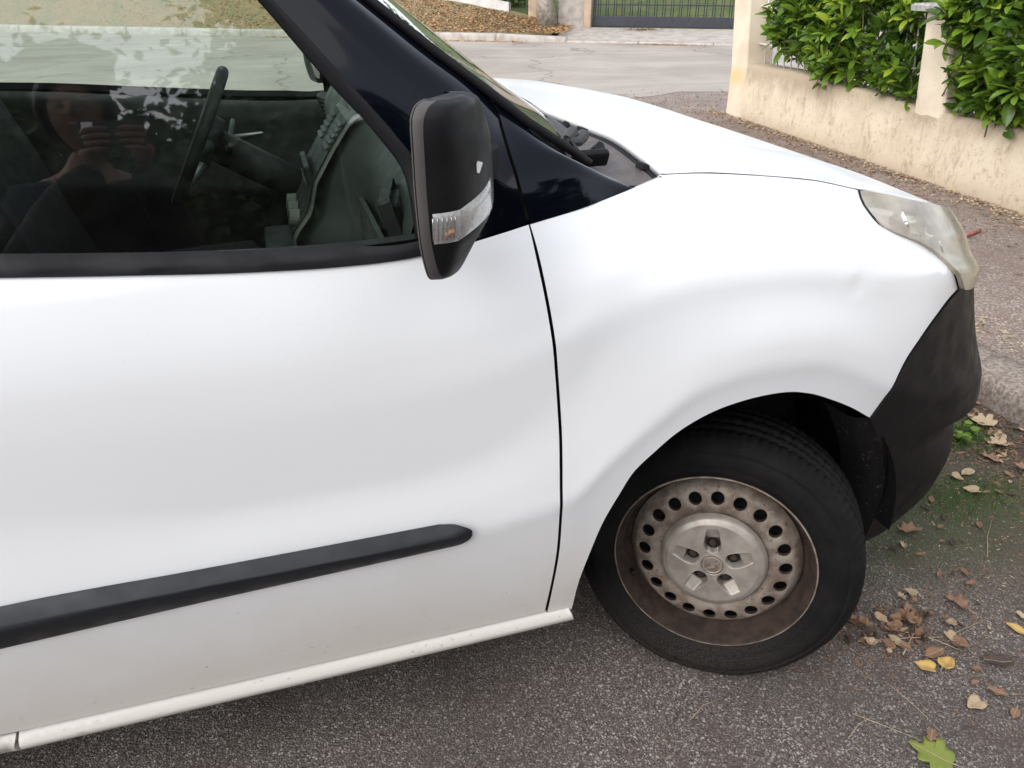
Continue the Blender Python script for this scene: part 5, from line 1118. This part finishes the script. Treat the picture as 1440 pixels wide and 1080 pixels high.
SP = [('HEART','dry_yellow',.497,-1.013,50,.024,.5,'golden leaf, left one of the pair lying side by side'),('HEART','dry_yellow',.553,-1.020,-70,.024,.6,'golden leaf, right one of the pair lying side by side'),
 ('HEART','dry_tan',.527,-1.130,100,.024,.35,'pale yellow heart shaped leaf between the golden pair and the lime green leaf'),('OVAL','dry_yellow',.803,-.985,20,.026,.4,'yellow leaf with a black spot at the right edge of the photo'),
 ('TORN','dry_dark',.672,-1.048,65,.036,.5,'blackish crumpled leaf right of the golden pair'),('TORN','dry_brown',.731,-.867,15,.034,.9,'curled brown leaf in a dark patch, apart from the heap by the tyre'),
 ('OVAL','dry_brown',.583,-.872,-20,.036,.8,'red brown cupped leaf, largest in the heap by the tyre'),('OVAL','dry_brown',.592,-1.175,120,.018,.4,'small red brown oval leaf near the lower right corner'),
 ('TORN','dry_rust',.600,-1.118,40,.022,.5,'dull brown torn leaf right of the pale yellow heart leaf'),('OVAL','dry_tan',.487,-.930,10,.024,.5,'whitish thin leaf upright in the twigs below the tyre heap'),
 ('HEART','dry_tan',.645,-.800,30,.018,.4,'tiny pale green grey leaf on the moss right of the tyre'),('OVAL','dry_rust',.548,-.985,95,.030,.5,'brown mottled leaf just below the golden pair'),
 ('TORN','dry_brown',.820,-.592,80,.036,.9,'red brown leaf under the front bumper edge'),('HEART','dry_tan',1.152,-.488,60,.026,.5,'pale leaf on the moss patch ahead of the bumper'),
 ('OVAL','dry_tan',1.22,-.405,100,.030,.3,'whitish narrow leaf at the upper edge of the moss'),('MAPLE','dry_tan',1.510,-.175,20,.052,.5,'tan lobed leaf on the soil at the kerb, the highest in the photo'),
 ('MAPLE','dry_tan',1.455,-.300,70,.036,.6,'small cream lobed leaf below the large tan one at the kerb'),('OVAL','dry_tan',1.50,-.265,-40,.034,.6,'beige curled leaf between the two lobed leaves at the kerb'),
 ('TORN','dry_brown',1.36,-.36,10,.034,.6,'brown torn leaf at the right photo edge above the moss'),('HEART','dry_tan',1.16,-.42,200,.022,.7,'white backed small leaf beside the bumper corner'),
 ('TORN','dry_dark',2.62,.62,30,.045,.6,'dark crumpled leaf alone on the footway')]
for i, (ol, mt, x, y, rz, sz, cu_, lb) in enumerate(SP): flat_leaf('fallen_leaf', globals()[ol], mt, (x, y, .104 if x > 1.9 else 0), R(rz), sz, cu_, lb, seed=i + 3, stalk=.5 if i % 2 else 0)
# loose heap of look-alike brown leaves against the tyre
r = random.Random(77)
for i in range(40):
    x = .50 + r.gauss(0, .10); y = -.875 + r.gauss(0, .042) - (x - .45) * .25
    if x < .36: x = .40 + r.random() * .1
    if abs(x - .525) < .065 and y < -.965: y = -.93 + r.gauss(0, .02)
    flat_leaf('fallen_leaf', (OVAL, TORN, HEART)[i % 3], ('dry_brown', 'dry_dark', 'dry_rust', 'dry_tan', 'dry_brown')[i % 5], (x, y, r.random() * .012), r.uniform(0, 6.3), r.uniform(.009, .021), r.uniform(.6, 1.4), 'small dry leaf in the heap against the front tyre', group='small leaves heaped by the front tyre', tilt=(r.gauss(0, .3), r.gauss(0, .3)), stalk=.4 if i % 3 == 0 else 0, seed=i, vein=False)
for i in range(46):
    a = r.random(); x = .55 + a * .95 + r.gauss(0, .1); y = -.95 + a * .75 + r.gauss(0, .12)
    flat_leaf('fallen_leaf', (OVAL, TORN)[i % 2], ('dry_brown', 'dry_dark', 'dry_rust', 'dry_tan')[i % 4], (x, y, 0), r.uniform(0, 6.3), r.uniform(.007, .017), r.uniform(.3, 1.), 'tiny leaf scrap strewn over the soil between tyre heap and kerb', group='leaf scraps on the soil', stalk=0, seed=i + 50, vein=False)
for i in range(26):
    x = 1.40 + r.random() * .22; y = -.62 + r.random() * 1.0
    flat_leaf('fallen_leaf', (OVAL, TORN, MAPLE)[i % 3], ('dry_brown', 'dry_rust', 'dry_dark', 'dry_brown')[i % 4], (x, y, r.random() * .01), r.uniform(0, 6.3), r.uniform(.012, .028), r.uniform(.4, 1.), 'brown leaf among the many lying along the kerb foot', group='leaves along the kerb foot', stalk=0, seed=i + 120, vein=False)
TW = [((.40,-.90),(.63,-.955),'long pale stalk crossing the leaf heap by the tyre'),((.47,-.97),(.60,-.90),'thin stalk crossing the long one in the leaf heap'),((.52,-.90),(.62,-1.0),'brown stalk at the right end of the leaf heap'),((.25,-1.07),(.36,-1.185),'pale grass stalk leading to the large lime green leaf'),((.62,-.95),(.78,-.93),'straight straw right of the leaf heap'),((.38,-1.02),(.40,-1.13),'short straw standing off the lime green leaf'),((.20,-1.12),(.29,-1.09),'fine straw left of the lime green leaf'),((.95,-.75),(1.10,-.62),'straw on the mossy soil at the right photo edge'),((-.10,-.98),(.0,-.95),'fine straw on the asphalt below the front tyre'),((.90,-.92),(1.0,-.98),'short straw at the right edge above the yellow leaf')]
for i, (a, b, lb) in enumerate(TW):
    mx_ = ((a[0] + b[0]) / 2 + r.gauss(0, .006), (a[1] + b[1]) / 2 + r.gauss(0, .006)); mb = MB(); mb.tube([(*a, .004), (*mx_, .010 if i < 3 else .004), (*b, .004)], [.0016, .0014, .0008] if i < 3 else [.0009, .0008, .0006], 5); tag(mb.build('dry_stalk', M['twig'], smooth=True), lb, 'twig')
st_ = MB(); st_.tube([(2.80, 1.315, .116), (2.93, 1.365, .117), (3.06, 1.412, .116)], [.012, .013, .010], 8); tag(st_.build('red_stick', M['red_stick'], smooth=True), 'faded red stick lying on the footway beyond the headlamp', 'stick')
# grit, straw and moss that nobody could count
def crumbs(name, label, n, spot, size, mat, seed, cat='litter', flat=.35):
    r = random.Random(seed); mb = MB()
    for k in range(n):
        x, y, z = spot(r); s = size * r.uniform(.4, 1.5); m3 = Matrix.Rotation(r.uniform(0, 6.3), 3, 'Z') @ Matrix.Rotation(r.gauss(0, .4), 3, 'X'); L = r.uniform(.7, 3.2)
        mb.add([Vector((x, y, z + s * .2)) + m3 @ Vector((a * s * L, b * s * .6, c * s * flat)) for a, b, c in ((-1, 0, 0), (0, -1, .3), (1, 0, .1), (0, 1, -.1), (0, .1, 1))], [(0, 1, 4), (1, 2, 4), (2, 3, 4), (3, 0, 4)])
    return tag(mb.build(name, M[mat], fix=False), label, cat, kind='stuff')
def soil_spot(r):
    a = r.random() ** .8; return .50 + a * 1.12 + r.gauss(0, .06), -1.05 + a * .8 + r.gauss(0, .20), .001
crumbs('leaf_crumbs', 'brown leaf crumbs on the soil ahead of the tyre', 1500, soil_spot, .0030, 'dry_rust', 1)
crumbs('leaf_crumbs', 'pale straw bits on the soil ahead of the tyre', 700, soil_spot, .0022, 'twig', 2, flat=.15)
crumbs('leaf_crumbs', 'brown crumbs between the leaves by the tyre', 500, lambda r: (.47 + r.gauss(0, .11), -.90 + r.gauss(0, .055), .001), .0032, 'dry_rust', 3)
crumbs('leaf_crumbs', 'dark crumbs and grit along the kerb foot', 1500, lambda r: (1.50 + r.gauss(0, .10), r.uniform(-1.2, 1.2), .001), .006, 'dry_dark', 4)
crumbs('leaf_crumbs', 'red brown crumbs along the kerb foot', 1400, lambda r: (1.48 + r.gauss(0, .11), r.uniform(-1.2, 1.2), .001), .0065, 'dry_brown', 5)
crumbs('leaf_crumbs', 'straw lying on the footway behind the kerb', 900, lambda r: (1.90 + abs(r.gauss(0, .10)), r.uniform(-1.2, 2.0), .106), .007, 'dry_tan', 6, flat=.1)
crumbs('grit', 'pale stone grit loose on the asphalt', 900, lambda r: (r.uniform(-1.2, 1.0), r.uniform(-1.5, -.55), .0), .0016, 'kerb_far', 7, 'grit', flat=.9)
def grass(name, label, n, spot, h, seed, mat='grass'):
    r = random.Random(seed); mb = MB()
    for k in range(n):
        x, y = spot(r); hh = h * r.uniform(.4, 1.3); d = Vector((r.gauss(0, .6), r.gauss(0, .6), 1)).normalized(); a = r.uniform(0, 6.3); w_ = Vector((math.cos(a), math.sin(a), 0)) * hh * .06
        b = Vector((x, y, 0)); mb.add([b - w_, b + w_, b + d * hh * .6 + w_ * .6, b + d * hh * .6 - w_ * .6, b + d * hh + Vector((d.x, d.y, -.3)) * hh * .3], [(0, 1, 2, 3), (3, 2, 4)])
    return tag(mb.build(name, M[mat], fix=False), label, 'grass', kind='stuff')
grass('grass_patch', 'short green grass and moss under the bumper corner', 2600, lambda r: (1.14 + r.gauss(0, .13), -.50 + r.gauss(0, .06)), .016, 1)
grass('grass_patch', 'sparse moss sprouting in the asphalt ahead of the tyre', 3600, lambda r: (.74 + r.gauss(0, .20), -.68 + r.gauss(0, .08)), .008, 2)
grass('grass_patch', 'low weeds growing in the soil beside the bumper', 900, lambda r: (1.36 + r.gauss(0, .06), -.20 + r.gauss(0, .06)), .035, 3)
# small round-leaved weed by the bumper corner
wd = empty('weed', (1.35, -.215, 0)); tag(wd, 'small round leaved green weed growing beside the bumper corner', 'weed')
for k in range(22):
    a = r.uniform(0, 6.3); d = r.uniform(.01, .075); mb = MB(); h = r.uniform(.012, .05); s = r.uniform(.010, .017); c = Vector((d * math.cos(a), d * math.sin(a), h)); m3 = frame((math.cos(a), math.sin(a), .1), (r.gauss(0, .3), r.gauss(0, .3), 1))
    mb.add([c + m3 @ Vector((s * math.cos(q * math.pi / 4), s * math.sin(q * math.pi / 4), .15 * s * (q % 2))) for q in range(8)] + [c + Vector((0, 0, -.15 * s))], [(q, (q + 1) % 8, 8) for q in range(8)]); mb.build('leaf', M['laurel_mid'], wd, smooth=True)
mb = MB()
for k in range(8): mb.tube([(0, 0, 0), (.03 * math.cos(k), .03 * math.sin(k), .03), (.06 * math.cos(k), .06 * math.sin(k), .035)], .0012, 4)
mb.build('stems', M['grass'], wd)

# ================================================================== the photographer, seen only as a reflection in the door glass
def skin_body(name, joints, edges, mat, parent, lv=2, root=0):
    me = bpy.data.meshes.new(name); me.from_pydata([j[0] for j in joints], edges, []); o = link(name, me, parent, mat)
    md = o.modifiers.new('skin', 'SKIN'); md.use_smooth_shade = True; sv = me.skin_vertices[0].data
    for i, j in enumerate(joints): rr = j[1]; sv[i].radius = rr if hasattr(rr, '__len__') else (rr, rr)
    sv[root].use_root = True; o.modifiers.new('sub', 'SUBSURF').levels = lv; o.modifiers['sub'].render_levels = lv; return o
PX, PY = -1.13, -2.30
per = empty('person', (PX, PY, 0)); tag(per, 'person in a black shirt with a raised phone, reflected in the door glass', 'person')
J = [((0,0,.93),(.165,.11)),((0,0,1.08),(.145,.10)),((0,.01,1.24),(.165,.115)),((0,0,1.36),(.14,.09)),((0,.01,1.43),.055),((0,.03,1.50),.052),
 ((.17,0,1.355),.062),((.235,.05,1.15),.050),((.175,.235,1.315),.042),((.150,.29,1.400),.027),
 ((-.17,0,1.355),.062),((-.245,.04,1.15),.050),((-.06,.24,1.325),.042),((.045,.29,1.395),.027),
 ((.09,0,.86),(.105,.105)),((.10,.02,.48),.066),((.10,0,.09),.045),((.105,.12,.045),.040),((-.09,0,.86),(.105,.105)),((-.10,.02,.48),.066),((-.10,0,.09),.045),((-.105,.12,.045),.040)]
E_ = [(0,1),(1,2),(2,3),(3,4),(4,5),(3,6),(6,7),(7,8),(8,9),(3,10),(10,11),(11,12),(12,13),(0,14),(14,15),(15,16),(16,17),(0,18),(18,19),(19,20),(20,21)]
bd = skin_body('body', J, E_, M['skin'], per)
shirt_i = [0,1,2,3,6,7,8,9,10,11,12,13]; mp_ = {k: i for i, k in enumerate(shirt_i)}
infl = lambda q, d: tuple(v + d for v in q) if hasattr(q, '__len__') else q + d
skin_body('shirt', [(J[k][0], infl(J[k][1], .014)) for k in shirt_i], [(mp_[a], mp_[b]) for a, b in E_ if a in mp_ and b in mp_], M['shirt'], per)
tr_i = [0,14,15,16,18,19,20]; mp_ = {k: i for i, k in enumerate(tr_i)}
skin_body('trousers', [(J[k][0], infl(J[k][1], .012)) for k in tr_i], [(mp_[a], mp_[b]) for a, b in E_ if a in mp_ and b in mp_], M['jeans'], per)
for s_ in (1, -1):
    mb = MB(); rows = []
    for y, hw, h in ((-.07,.03,.05),(-.05,.042,.085),(.02,.045,.09),(.10,.05,.06),(.17,.045,.045),(.20,.02,.03)): rows.append([(s_ * .10 + hw * math.cos(a), y + .02, .004 + h * max(0, math.sin(a))) for a in [2 * math.pi * k / 14 for k in range(14)]])
    mb.grid(rows, closed=True); mb.f += [tuple(range(14)), tuple(70 + i for i in range(14))]; mb.build('shoe', M['shoe'], per, smooth=True)
# head: height-shaped ellipsoid with brow, nose, mouth, chin; hair cap and ears
hc = Vector((0, .045, 1.60))
def head_pt(th, ph, grow=0.):
    x = math.sin(ph) * math.sin(th); y = math.sin(ph) * math.cos(th); z = math.cos(ph); rx, ry, rz = .074 + grow, .096 + grow, .118 + grow
    f = max(0, y); jaw = 1 - .28 * max(0, -z - .1) * (1 if y > -.3 else .5); p = Vector((x * rx * jaw, y * ry * (1 - .1 * max(0, -z)), z * rz))
    if f > .5 and abs(x) < .5:
        p.y += .026 * math.exp(-((x / .16) ** 2 + ((z + .10) / .20) ** 2)) + .006 * math.exp(-((x / .4) ** 2 + ((z - .16) / .10) ** 2)) - .010 * math.exp(-(((abs(x) - .34) / .16) ** 2 + ((z - .02) / .11) ** 2)) + .008 * math.exp(-((x / .25) ** 2 + ((z + .48) / .09) ** 2)) + .008 * math.exp(-((x / .25) ** 2 + ((z + .82) / .14) ** 2))
    return hc + p
mb = MB(); mb.grid([[tuple(head_pt(2 * math.pi * k / 40, math.pi * i / 30)) for k in range(40)] for i in range(31)], closed=True); hd_ = mb.build('head', M['skin'], per, smooth=True)
for s_ in (1, -1):
    mb = MB(); c = hc + Vector((s_ * .031, .083, .004)); mb.grid([[tuple(c + Vector((.011 * math.sin(ph) * math.cos(t), .006 * math.sin(ph) * math.sin(t), .006 * math.cos(ph)))) for t in [2 * math.pi * k / 12 for k in range(12)]] for ph in [math.pi * i / 8 for i in range(9)]], closed=True); mb.build('eye', M['eye'], hd_, smooth=True)
    mb = MB(); c = hc + Vector((s_ * .074, -.002, -.006)); mb.grid([[tuple(c + Vector((s_ * .010 * math.sin(ph) * abs(math.cos(t)), .018 * math.sin(ph) * math.sin(t), .030 * math.cos(ph)))) for t in [2 * math.pi * k / 12 for k in range(12)]] for ph in [math.pi * i / 8 for i in range(9)]], closed=True); mb.build('ear', M['skin'], hd_, smooth=True)
mb = MB(); mb.tube([tuple(hc + Vector((x, .088 - 6 * x * x, -.052))) for x in (-.022, -.01, 0, .01, .022)], [.002, .0045, .0052, .0045, .002], 8); mb.build('mouth', M['lip'], hd_, smooth=True)
rows = []
for i in range(22):
    row = []
    for k in range(48):
        th = 2 * math.pi * k / 48; fr = max(0, math.cos(th)); lim = math.pi * (.66 - .38 * fr ** .6 if fr > 0 else .66 + .06 * -math.cos(th)); ph = lim * i / 21
        row.append(tuple(head_pt(th, ph, .016 + .004 * math.sin(9 * th + 3 * ph) + .003 * math.sin(23 * th))))
    rows.append(row)
mb = MB(); mb.grid(rows, closed=True); hr = mb.build('hair', M['hair'], hd_, smooth=True); md = hr.modifiers.new('solid', 'SOLIDIFY'); md.thickness = .012
# phone and the two hands around it
ph_c = Vector((.095, .355, 1.475))
def hand(wr, pc, s_, label):
    """palm from the wrist to the phone edge, four curled fingers behind it and a thumb in front"""
    wr = Vector(wr); k = pc - wr
    pj = [(wr, .026), (wr + k * .5, (.032, .020)), (wr + k * .9, (.034, .018))]
    skin_body('hand', [(tuple(a), b) for a, b in pj], [(0, 1), (1, 2)], M['skin'], per, 1)
    for i, ln in enumerate((.070, .078, .073, .058)):
        b = pc + Vector((0, -.002, .026 - .017 * i)) ; a1 = b + Vector((-s_ * .006, .028, .004)); a2 = a1 + Vector((-s_ * ln * .45, .008, .002)); a3 = a2 + Vector((-s_ * ln * .35, -.010, 0))
        skin_body('finger', [(tuple(b), .0095), (tuple(a1), .0090), (tuple(a2), .0082), (tuple(a3), .0070)], [(0, 1), (1, 2), (2, 3)], M['skin'], per, 1)
    b = wr + k * .55 + Vector((0, -.012, .014)); a1 = b + Vector((-s_ * .008, -.014, .028)); a2 = a1 + Vector((-s_ * .024, .006, .020))
    skin_body('thumb', [(tuple(b), .011), (tuple(a1), .0098), (tuple(a2), .0082)], [(0, 1), (1, 2)], M['skin'], per, 1)
hand(J[9][0], Vector((.168, .345, 1.452)), 1, 'r'); hand(J[13][0], Vector((.024, .345, 1.452)), -1, 'l')
phn = empty('phone', (PX + ph_c.x, PY + ph_c.y, ph_c.z)); tag(phn, 'dark phone held in both hands, reflected in the door glass', 'phone')
mb = MB(); mb.box((0, 0, 0), (.155, .0085, .074), Matrix.Rotation(R(22), 3, 'X')); mb.build('shell', M['phone'], phn, bevel=.003)
mb = MB(); mb.box((-.055, .006, .018), (.028, .004, .028), Matrix.Rotation(R(22), 3, 'X')); mb.build('lens_bump', M['chrome'], phn, bevel=.002)

# trees behind the photographer, mirrored in the paint and the glass
for i, (x, y, h, cr) in enumerate(((-7.5, -13, 4.6, 2.6), (-3.4, -14, 4.9, 2.7), (2.2, -13.5, 7.2, 2.7), (6.0, -13, 7.6, 2.9), (11.5, -12, 7.4, 2.9), (-13, -15, 6.0, 2.7))):
    tree((x, y, 0), h, .16, cr, ('leafy tree behind the photographer, far left of the row', 'leafy tree behind the photographer, beside the far left one', 'leafy tree directly behind the photographer', 'leafy tree behind the photographer, right of the middle', 'leafy tree behind the photographer, far right of the row', 'leafy tree behind the photographer, outermost left')[i], 60 + i, leaves=14000 if i in (1, 2) else 6000, group='trees behind the photographer', trunk_h=.0, lsize=1.06 if i in (1, 2) else 1.5)
hb = empty('hedge', (-1, -9.8, 0)); tag(hb, 'tall opaque hedge added unseen behind the photographer to darken the glass reflections', 'hedge'); hl_ = MB(); hs_ = MB()  # hedge added out of view to block sky in the door glass
for k in range(15000):
    p = Vector((r.uniform(-16, 15), -9.8 + r.gauss(0, .32), 3.25 * r.random() ** .8)); m3 = frame((r.gauss(0, 1), r.gauss(0, 1), r.gauss(0, .6)), (0, 1, .5)); s = r.uniform(.12, .22)
    hl_.add([p + m3 @ Vector(q) * s for q in ((0, -.6, 0), (.4, 0, .1), (0, .6, 0), (-.4, 0, .1))], [(0, 1, 2, 3)])
core = [[(x, -10.0 + .10 * math.sin(x * 3.1 + z * 2) + r.gauss(0, .05), z * (2.95 + .35 * math.sin(x * .9) + .22 * math.sin(x * 2.3 + 1)) / 3) for z in np.linspace(0, 3, 12)] for x in np.arange(-17, 16, .3)]  # solid core added so no sky peeks through in reflections
hl_.grid(core)
for k in range(40): hs_.tube([(-16 + k * .78, -9.8, 0), (-16 + k * .78 + r.gauss(0, .1), -9.8 + r.gauss(0, .1), 1.3)], [.03, .01], 5)
tag(world_child(hl_.build('foliage', M['tree_leaf'], fix=False), hb), kind='stuff'); world_child(hs_.build('stems', M['stem']), hb)
